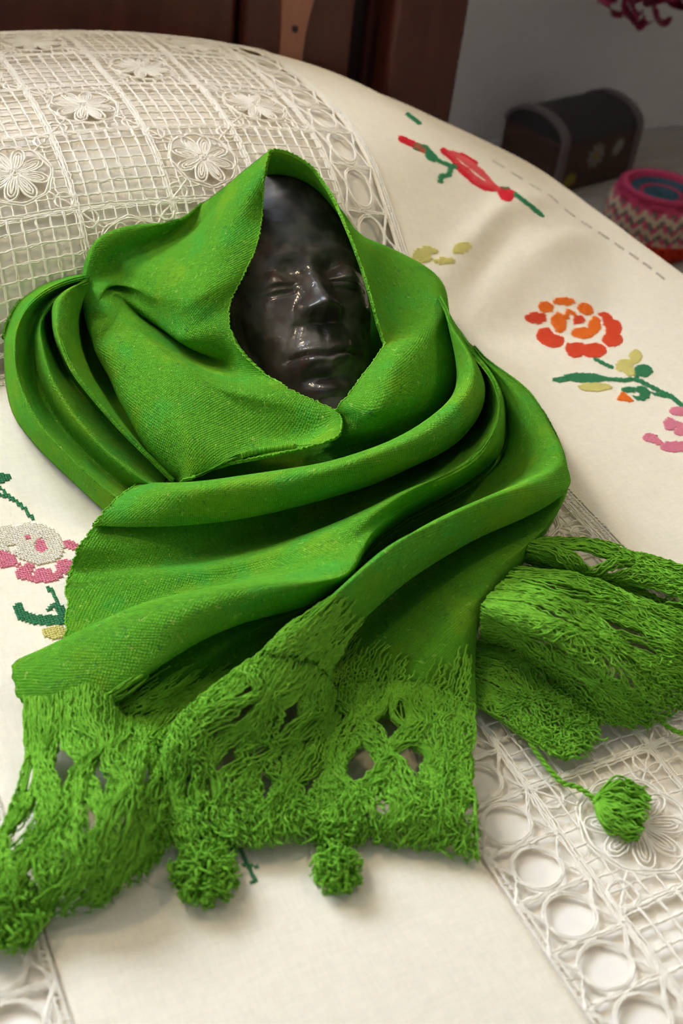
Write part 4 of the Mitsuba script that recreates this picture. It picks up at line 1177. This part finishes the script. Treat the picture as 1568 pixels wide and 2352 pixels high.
    P = P + over * dirs + ev(N, t, s) * (lay + up + 0.0008)[..., None]
    low = ZB + S(P[..., 0], P[..., 1]) + 0.0012
    P[..., 2] = np.maximum(P[..., 2], low)
    return P, g


def add_strands(key, P, g, sides=4, width=0.00070, label=None):
    rad = width * g.uniform(0.75, 1.25, (len(P), 1)) * np.ones((1, P.shape[1]))
    rad[:, -1] *= 0.5
    add(key, tubes(P, rad, sides), 'yarn_mat', True, label=label, kind='stuff')


HOLES = [(682, 1526, 9, 20), (690, 1672, 26, 17), (765, 1635, 18, 13), (915, 1645, 13, 24), (1015, 1640, 11, 10), (945, 1740, 28, 15), (590, 1725, 22, 14), (365, 1700, 26, 13), (300, 1695, 10, 8), (335, 1830, 13, 22), (478, 1812, 17, 19), (825, 1765, 18, 26), (75, 1790, 9, 24), (555, 1640, 8, 18), (410, 1900, 9, 9)]
SIDE_HOLES = [(1185, 1440, 16, 20), (1130, 1520, 24, 7), (1175, 1507, 32, 7), (1275, 1565, 28, 8), (1360, 1530, 16, 16), (1125, 1640, 13, 20), (1480, 1350, 26, 13), (1465, 1495, 28, 9), (1370, 1345, 16, 8), (1300, 1400, 14, 7)]
P, g = strands(FRINGE, 950, ((0.36, 0.0, 0.10), (0.66, 0.5, 0.10), (0.90, 0.0, 0.06)), 12, 11, pinch=0.84, holes=HOLES)
P2, _ = strands(FRINGE, 420, ((0.27, 0.3, 0.09), (0.55, 0.8, 0.11), (0.80, 0.2, 0.08)), 8, 15, layers=0.006, pinch=0.74, holes=HOLES)
P = np.concatenate([P, P2])
add_strands('scarf__fringe', P, g, label='openwork fringe of wavy green yarns at the front end')
TG = pieces['tail'][0]
k0 = int(np.argmin(np.linalg.norm(TG[:, -1] - at(110, 1640, 0.015), axis=1)))
P, g = strands(None, 520, (), 12, 13, pts=30, surface=TG[k0:323, int(270 * 0.90):], start=0.0, reach=(0.9, 1.0), curl=0.0, layers=0.0012, amp0=0.2)
st_ = g.uniform(0, 0.75, len(P))                                # yarns loosen out of the weave at different heights
P = np.array([resample(p[int(a_ * 28):], 30) for p, a_ in zip(P, st_)])
add_strands('scarf__fringe__loose_yarn', P, g)
SIDE = [[(x, y, h * (1.0 + 0.35 * min(1, max(0, h - 1.5)))) for x, y, h in r] for r in SIDE]
P, g = strands(SIDE, 650, ((0.30, 0.0, 0.10), (0.62, 0.5, 0.11)), 9, 12, pts=62, pinch=0.84, holes=SIDE_HOLES, reach=(0.88, 1.04))
P2, _ = strands(SIDE, 260, ((0.22, 0.4, 0.10), (0.5, 0.1, 0.11)), 6, 16, pts=62, pinch=0.74, holes=SIDE_HOLES, reach=(0.86, 1.04), layers=0.006)
P = np.concatenate([P, P2])
add_strands('scarf__fringe', P, g, label='openwork fringe of the other end, spread to the right')


def curls(seed, n, rails, s0, s1, size):
    """tangled little curls along the fringe's ends"""
    g = np.random.default_rng(seed)
    R = np.array([spline(np.array([at(x, y, h / 100) for x, y, h in r]), 30) for r in rails])
    G = Akima1DInterpolator(np.linspace(0, 1, len(R)), R, axis=0, method='makima')(np.linspace(0, 1, 120))
    ti, si = g.integers(0, 120, n), (g.uniform(s0, s1, n) * 29).astype(int)
    c = G[ti, si]
    u = np.linspace(0, 1, 16)
    ang, rad = g.uniform(0, 6.28, (n, 1)), size * g.uniform(0.5, 1.3, (n, 1))
    turn = g.uniform(2.5, 6.5, (n, 1)) * g.choice([-1, 1], (n, 1))
    a = ang + turn * u
    rr = rad * (1 - 0.3 * u)
    x, y = rr * np.cos(a), rr * np.sin(a)
    tilt = g.uniform(-0.7, 0.7, (n, 1))
    P = np.stack([x + c[:, :1] + g.normal(0, 0.004, (n, 1)) * u, y + c[:, 1:2] + g.normal(0, 0.004, (n, 1)) * u, c[:, 2:] + 0.003 + np.abs(x * tilt) + g.uniform(0, 0.006, (n, 1)) * u], -1)
    P[..., 2] = np.maximum(P[..., 2], ZB + S(P[..., 0], P[..., 1]) + 0.0012)
    return P, g


P, g = curls(21, 520, FRINGE, 0.80, 1.0, 0.0032)
add_strands('scarf__fringe__curl', P, g)
P, g = curls(22, 260, SIDE, 0.72, 0.98, 0.0028)
add_strands('scarf__fringe_001__curl', P, g)


def tassel(px, py, h, size, direction, seed, cord=None, n=150, label=None):
    """a bunch of short yarns tied at the head"""
    g = np.random.default_rng(seed)
    head = at(px, py, h / 100)
    tip = at(px + direction[0], py + direction[1], h / 100 * 0.8)
    d = tip - head
    L = np.linalg.norm(d)
    d /= L
    e = np.cross(d, [0, 0, 1])
    e /= np.linalg.norm(e)
    up = np.array([0, 0, 1.0])
    u = np.linspace(0, 1, 15)
    a = g.uniform(-1.15, 1.15, (n, 1)) * size
    v = g.uniform(-0.4, 1.0, (n, 1)) * size * 0.55
    ln = L * g.uniform(0.55, 1.1, (n, 1))
    bulge = np.sin(np.clip(u * 1.7, 0, 1) * np.pi / 2)
    w1 = 0.0018 * np.sin(u * 14 * g.uniform(0.6, 1.4, (n, 1)) + g.uniform(0, 6, (n, 1))) * u
    w2 = 0.0018 * np.sin(u * 13 * g.uniform(0.6, 1.4, (n, 1)) + g.uniform(0, 6, (n, 1))) * u
    P = head + (ln * u)[..., None] * d + (a * bulge + w1)[..., None] * e + (v * bulge + w2 + 0.002)[..., None] * up
    P[..., 2] = np.maximum(P[..., 2], ZB + S(P[..., 0], P[..., 1]) + 0.0012)
    key = numbered('scarf__tassel')
    rad = 0.00080 * g.uniform(0.8, 1.2, (n, 1)) * np.ones((1, 15))
    rad[:, -1] *= 0.6
    add(key, tubes(P, rad, 5), 'yarn_mat', True, label=label)
    if cord is not None:
        c = spline(np.array([at(x, y, z / 100) for x, y, z in cord]), 90)
        t = np.arange(90) * 0.42
        tg = np.gradient(c, axis=0)
        tg /= np.linalg.norm(tg, axis=1, keepdims=True)
        n1 = np.cross(tg, up)
        n2 = np.cross(n1, tg)
        ply2 = [c + 0.0009 * (np.cos(t + p)[:, None] * n1 + np.sin(t + p)[:, None] * n2) + 0.0016 * up for p in (0, np.pi)]
        add(key + '__cord', tubes(np.array(ply2), 0.0011, 6), 'yarn_mat', True)
        q = [head + 0.0036 * (np.cos(a_) * e + np.sin(a_) * up) + d * 0.0006 * k + 0.002 * up for k, a_ in enumerate(np.linspace(0, 12, 30))]
        add(key + '__binding', tubes(np.array([q]), 0.0011, 5), 'yarn_mat', True)


tassel(1362, 1840, 0.5, 0.017, (112, 42), 31, [(1212, 1700, 1.0), (1228, 1728, 0.7), (1255, 1765, 0.4), (1288, 1800, 0.4), (1325, 1812, 0.4), (1360, 1838, 0.5)], 230, 'tassel on a twisted cord to the right, lying on the lace')
tassel(1640, 1720, 0.4, 0.016, (80, 40), 32, [(1468, 1638, 0.8), (1505, 1652, 0.4), (1540, 1678, 0.3), (1570, 1690, 0.3), (1640, 1720, 0.4)], 120)


def pompom(px, py, h, rx, rz, seed, n=230, neck=None, label=None):
    """a ball of cut yarn"""
    g = np.random.default_rng(seed)
    c = at(px, py, h / 100)
    v = g.normal(0, 1, (n, 3))
    v /= np.linalg.norm(v, axis=1, keepdims=True)
    w = g.normal(0, 1, (n, 3))
    e = np.cross(v, w)
    e /= np.linalg.norm(e, axis=1, keepdims=True)
    u = np.linspace(0, 1, 12)
    k = np.array([rx, rx, rz])
    r0_, r1_ = g.uniform(0.1, 0.55, (n, 1)), g.uniform(0.7, 1.28, (n, 1))
    rr = r0_ + (r1_ - r0_) * np.sin(u * g.uniform(1.2, 2.3, (n, 1)))
    P = c + (rr[..., None] * v[:, None, :] * k) + (0.22 * rx * np.sin(u * 4 * g.uniform(0.6, 1.5, (n, 1)) + g.uniform(0, 3, (n, 1))))[..., None] * e[:, None, :]
    P[..., 2] = np.maximum(P[..., 2], ZB + S(P[..., 0], P[..., 1]) + 0.0012)
    key = numbered('scarf__tassel')
    add(key, tubes(P, 0.00082 * g.uniform(0.75, 1.25, (n, 1)) * np.ones((1, 12)), 4), 'yarn_mat', True, label=label)
    if neck is not None:
        q = np.array([at(x, y, z / 100) for x, y, z in neck])
        cc = spline(q, 20)
        ms_ = np.array([cc + g.normal(0, 0.0012, 3) + g.normal(0, 0.0004, (20, 3)) for _ in range(26)])
        ms_[..., 2] = np.maximum(ms_[..., 2], ZB + S(ms_[..., 0], ms_[..., 1]) + 0.0012)
        add(key + '__neck', tubes(ms_, 0.0010, 5), 'yarn_mat', True)


pompom(470, 2005, 1.0, 0.0175, 0.012, 41, 520, [(505, 1925, 0.6), (503, 1950, 0.7), (495, 1975, 0.9)], 'round tassel hanging below the front fringe')
pompom(772, 1905, 0.9, 0.0132, 0.011, 42, 330, [(745, 1870, 0.9), (765, 1890, 0.9)], 'upper ball of the double tassel')
pompom(774, 1995, 0.9, 0.0138, 0.012, 43, 360, [(775, 1925, 0.9), (778, 1950, 0.9), (776, 1975, 0.9)], 'lower ball of the double tassel')
pompom(15, 2100, 1.0, 0.0200, 0.014, 44, 420, None, 'tassel at the left edge of the picture')

# ------------------------------------------------------------------ small trunk by the wall
mat('trunk_mat', mikit.proc(lambda p, n, uv: mix((0.016, 0.007, 0.005), (0.040, 0.018, 0.012), fbm(p.x * 30, p.y * 30, p.z * 120))), 0.5)
mat('trunk_lid_mat', (0.013, 0.012, 0.013), 0.55)
mat('strap_mat', (0.085, 0.070, 0.068), 0.55)
mat('paint_white', (0.16, 0.15, 0.13), 0.7)
mat('paint_yellow', (0.16, 0.12, 0.010), 0.7)
TW, TD, TH = 0.232, 0.150, 0.125
TM = trimesh.transformations.translation_matrix((1.005, 1.068, 0.0)) @ trimesh.transformations.rotation_matrix(0.236, (0, 0, 1))


def trunk_part(key, m, material, smooth=30, label=None):
    m = m.copy()
    m.apply_transform(TM)
    return add(key, m, material, smooth, label=label)


tag('trunk', 'small dark wooden trunk with domed lid and painted daisy, by the wall', 'trunk')
trunk_part('trunk__body', rbox(0, TW, 0, TD, 0.006, TH * 0.80, 0.003), 'trunk_mat')
arc = [(0.5 * TD + 0.5 * TD * math.cos(a) * 1.0, TH * 0.80 + 0.042 * math.sin(a)) for a in np.linspace(0, math.pi, 25)]


def along_x(poly_yz, x0, x1):
    e = trimesh.creation.extrude_polygon(Polygon(poly_yz), x1 - x0, engine='earcut')
    e.apply_transform(np.array([[0, 0, 1, x0], [1, 0, 0, 0], [0, 1, 0, 0], [0, 0, 0, 1.0]]))
    return e


trunk_part('trunk__lid', along_x(arc, 0.004, TW - 0.004), 'trunk_lid_mat')
for x0 in (-0.001, TW - 0.017):
    outer = [(0.5 * TD + (0.5 * TD + 0.003) * math.cos(a), TH * 0.80 + 0.046 * math.sin(a)) for a in np.linspace(0, math.pi, 25)]
    inner = [(0.5 * TD + (0.5 * TD - 0.004) * math.cos(a), TH * 0.80 + 0.038 * math.sin(a)) for a in np.linspace(math.pi, 0, 25)]
    trunk_part('trunk__lid__strap', along_x(outer + inner, x0, x0 + 0.018), 'strap_mat', label='greyish brown leather band')
    trunk_part('trunk__body__strap', rbox(x0, x0 + 0.018, -0.003, 0.004, 0.004, TH * 0.81, 0.001), 'strap_mat')
trunk_part('trunk__body__end_panel', rbox(-0.002, 0.002, 0.012, TD - 0.006, 0.01, TH * 0.76, 0.001), 'trunk_mat')


def petal_disc(cx, cz, rx, rz, ang, y=-0.0012, seg=14):
    c, s = math.cos(ang), math.sin(ang)
    t = np.linspace(0, 2 * np.pi, seg + 1)[:-1]
    pts_ = [(cx + rx * math.cos(a) * c - rz * math.sin(a) * s, cz + rx * math.cos(a) * s + rz * math.sin(a) * c) for a in t]
    e = trimesh.creation.extrude_polygon(Polygon(pts_), 0.0016, engine='earcut')
    e.apply_transform(np.array([[1, 0, 0, 0], [0, 0, -1, y + 0.0014], [0, 1, 0, 0], [0, 0, 0, 1.0]]))
    return e


for k in range(9):
    a = 2 * math.pi * k / 9
    trunk_part('trunk__daisy__petal', petal_disc(0.105 + 0.0165 * math.cos(a), 0.066 + 0.0165 * math.sin(a), 0.0085, 0.0042, a), 'paint_white')
trunk_part('trunk__daisy', petal_disc(0.105, 0.066, 0.0075, 0.0075, 0), 'paint_yellow', label='painted white daisy with a yellow centre')
trunk_part('trunk__painted_leaf', petal_disc(0.168, 0.072, 0.018, 0.012, 1.0), 'paint_white', label='pale painted petal')
trunk_part('trunk__painted_leaf', petal_disc(0.042, 0.028, 0.017, 0.013, 0.2), 'paint_yellow', label='dull yellow painted petal')

# ------------------------------------------------------------------ crocheted basket
tag('basket', 'round crocheted basket, pink and grey zigzag over orange, beside the trunk', 'basket')
BC = np.array([1.066, 0.850])
yarns = {'basket_cream': lin(176, 160, 138), 'basket_pink': lin(168, 62, 92), 'basket_grey': lin(92, 96, 88), 'basket_orange': lin(186, 52, 22), 'basket_red': lin(150, 34, 34), 'basket_teal': lin(44, 70, 82), 'basket_rim': lin(140, 44, 70)}
for k_, c_ in yarns.items():
    mat(k_, c_, 0.95, specular=0.1, sheen=0.3)
NR, NSt = 19, 64
buckets = {}
for r_ in range(NR):
    f_ = r_ / (NR - 1)
    z = 0.005 + 0.098 * f_
    rad = np.interp(f_, [0, 0.12, 0.35, 0.7, 0.9, 1.0], [0.068, 0.078, 0.085, 0.086, 0.080, 0.073])
    for s_ in range(NSt):
        zig = abs(((s_ + 0) % 4) - 2)
        if r_ < 7:
            kind = 'basket_orange' if (r_ + zig) % 3 else 'basket_red'
        elif r_ > 16:
            kind = 'basket_pink' if (s_ // 3 + r_) % 3 else 'basket_rim'
        else:
            kind = ('basket_cream', 'basket_pink', 'basket_grey', 'basket_cream')[(r_ * 1 + zig) % 4]
        a = 2 * math.pi * (s_ + 0.5 * (r_ % 2)) / NSt
        for sg in (-1, 1):                                  # each stitch is a little V
            p0 = (a + sg * 0.040, z + 0.0036, rad + 0.0005)
            p1 = (a + sg * 0.012, z - 0.0024, rad + 0.0022)
            p2 = (a, z - 0.0046, rad + 0.0005)
            buckets.setdefault((kind, r_ > 16), []).append([(BC[0] + q[2] * math.cos(q[0]), BC[1] + q[2] * math.sin(q[0]), q[1]) for q in (p0, p1, p2)])
for (kind, top), ps in buckets.items():
    add('basket__rim_stitches' if top else 'basket__side_stitches', tubes(np.array(ps), 0.0027, 5), kind, True, kind='stuff')
pr = np.array([[0.0, 0.0025], [0.064, 0.002], [0.076, 0.014], [0.0835, 0.035], [0.0845, 0.07], [0.078, 0.092], [0.072, 0.106], [0.066, 0.1065], [0.060, 0.099], [0.03, 0.090], [0.0, 0.088]])
b = trimesh.creation.revolve(pr, sections=64)
b.apply_translation((BC[0], BC[1], 0.003))
add('basket__lining', b, 'basket_grey', True)
for q, (rd, z, kd) in enumerate(((0.0725, 0.1075, 'basket_rim'), (0.066, 0.1085, 'basket_pink'), (0.059, 0.1035, 'basket_rim'), (0.052, 0.100, 'basket_teal'), (0.044, 0.097, 'basket_teal'), (0.036, 0.0955, 'basket_rim'), (0.028, 0.0945, 'basket_teal'), (0.019, 0.0935, 'basket_teal'), (0.010, 0.093, 'basket_teal'))):
    t = np.linspace(0, 2 * np.pi, 90)
    add('basket__coil', tubes(np.c_[BC[0] + rd * np.cos(t), BC[1] + rd * np.sin(t), np.full(90, z + 0.003) + 0.0006 * np.sin(t * 40)][None], 0.0042, 8, False), kd, True)

# ------------------------------------------------------------------ crimson curly flower hanging on the wall
mat('crimson_mat', mikit.proc(lambda p, n, uv: mix((0.090, 0.006, 0.018), (0.34, 0.025, 0.075), fbm(p.x * 40, p.y * 40, p.z * 40))), 0.55, sheen=0.3)
mat('stem_mat', (0.05, 0.04, 0.02), 0.7)
tag('hanging_flower', 'dark crimson flower with long curled petals hanging in the top right corner', 'flower')


def at_y(px, py, y):
    d = rays([px, py])[0]
    return CAM + d * (y - CAM[1]) / d[1]


def ribbon(pts_, w0, twist, key, seed):
    n = 40
    c = spline(np.array(pts_), n)
    tg = np.gradient(c, axis=0)
    tg /= np.linalg.norm(tg, axis=1, keepdims=True)
    s1_ = np.cross(tg, [0.2, 1, 0.1])
    s1_ /= np.linalg.norm(s1_, axis=1, keepdims=True)
    s2_ = np.cross(tg, s1_)
    a = np.linspace(0, twist, n)[:, None]
    e = np.cos(a) * s1_ + np.sin(a) * s2_
    b_ = np.cross(tg, e)
    w = (w0 * np.sin(np.linspace(0.35, 2.9, n)) ** 0.6)[:, None]
    k = np.linspace(-1, 1, 9)
    G = c[:, None, :] + w[:, None] * (k[None, :, None] * e[:, None, :] + 0.35 * (k ** 2)[None, :, None] * b_[:, None, :])
    m, uv, nn = shell(G, 0.0012)
    add(key, m, 'crimson_mat', True)


FY = 1.20
HUB = at_y(1520, -70, FY)
tips = [[(1440, -40), (1400, 0), (1395, 10), (1412, 30), (1430, 34)], [(1470, -40), (1430, 0), (1440, 35), (1465, 62), (1484, 52), (1478, 44)], [(1500, -30), (1455, 5), (1462, 25), (1470, 32)],
        [(1530, -30), (1500, 10), (1505, 38), (1528, 52), (1542, 44)], [(1560, -30), (1510, -2), (1480, 2), (1462, -8)], [(1560, -40), (1530, -5), (1560, 18), (1590, 26)], [(1580, -30), (1560, 4), (1590, 14), (1620, 10)],
        [(1480, -60), (1420, -30), (1385, -10), (1380, 4)], [(1600, -30), (1640, 10), (1660, 50)], [(1580, -100), (1640, -130), (1680, -110)], [(1480, -100), (1430, -130), (1400, -110)], [(1520, -110), (1530, -160), (1560, -170)]]
for k, tp in enumerate(tips):
    pts_ = [HUB + 0.3 * (at_y(*tp[0], FY - 0.01) - HUB)] + [at_y(x, y, FY - 0.02 - 0.012 * ((k + j) % 3)) for j, (x, y) in enumerate(tp)]
    ribbon(pts_, 0.0135 + 0.004 * (k % 3), 2.2 * (-1) ** k + 0.5 * (k % 2), 'hanging_flower__petal', k)
hb_ = trimesh.creation.icosphere(2, 0.02)
hb_.apply_translation(HUB)
add('hanging_flower__centre', hb_, 'crimson_mat', True)
st = spline(np.array([HUB, HUB + [0.005, 0.05, 0.10], HUB + [0.0, RY1 - FY - 0.004, 0.22]]), 30)
add('hanging_flower__stem', tubes(st[None], 0.003, 6), 'stem_mat', True)
hk = HUB + [0.0, RY1 - FY, 0.22]
add('hanging_flower__hook', trimesh.creation.cylinder(0.004, segment=[hk + [0, 0.01, 0], hk - [0, 0.02, 0]]), 'lamp_metal')
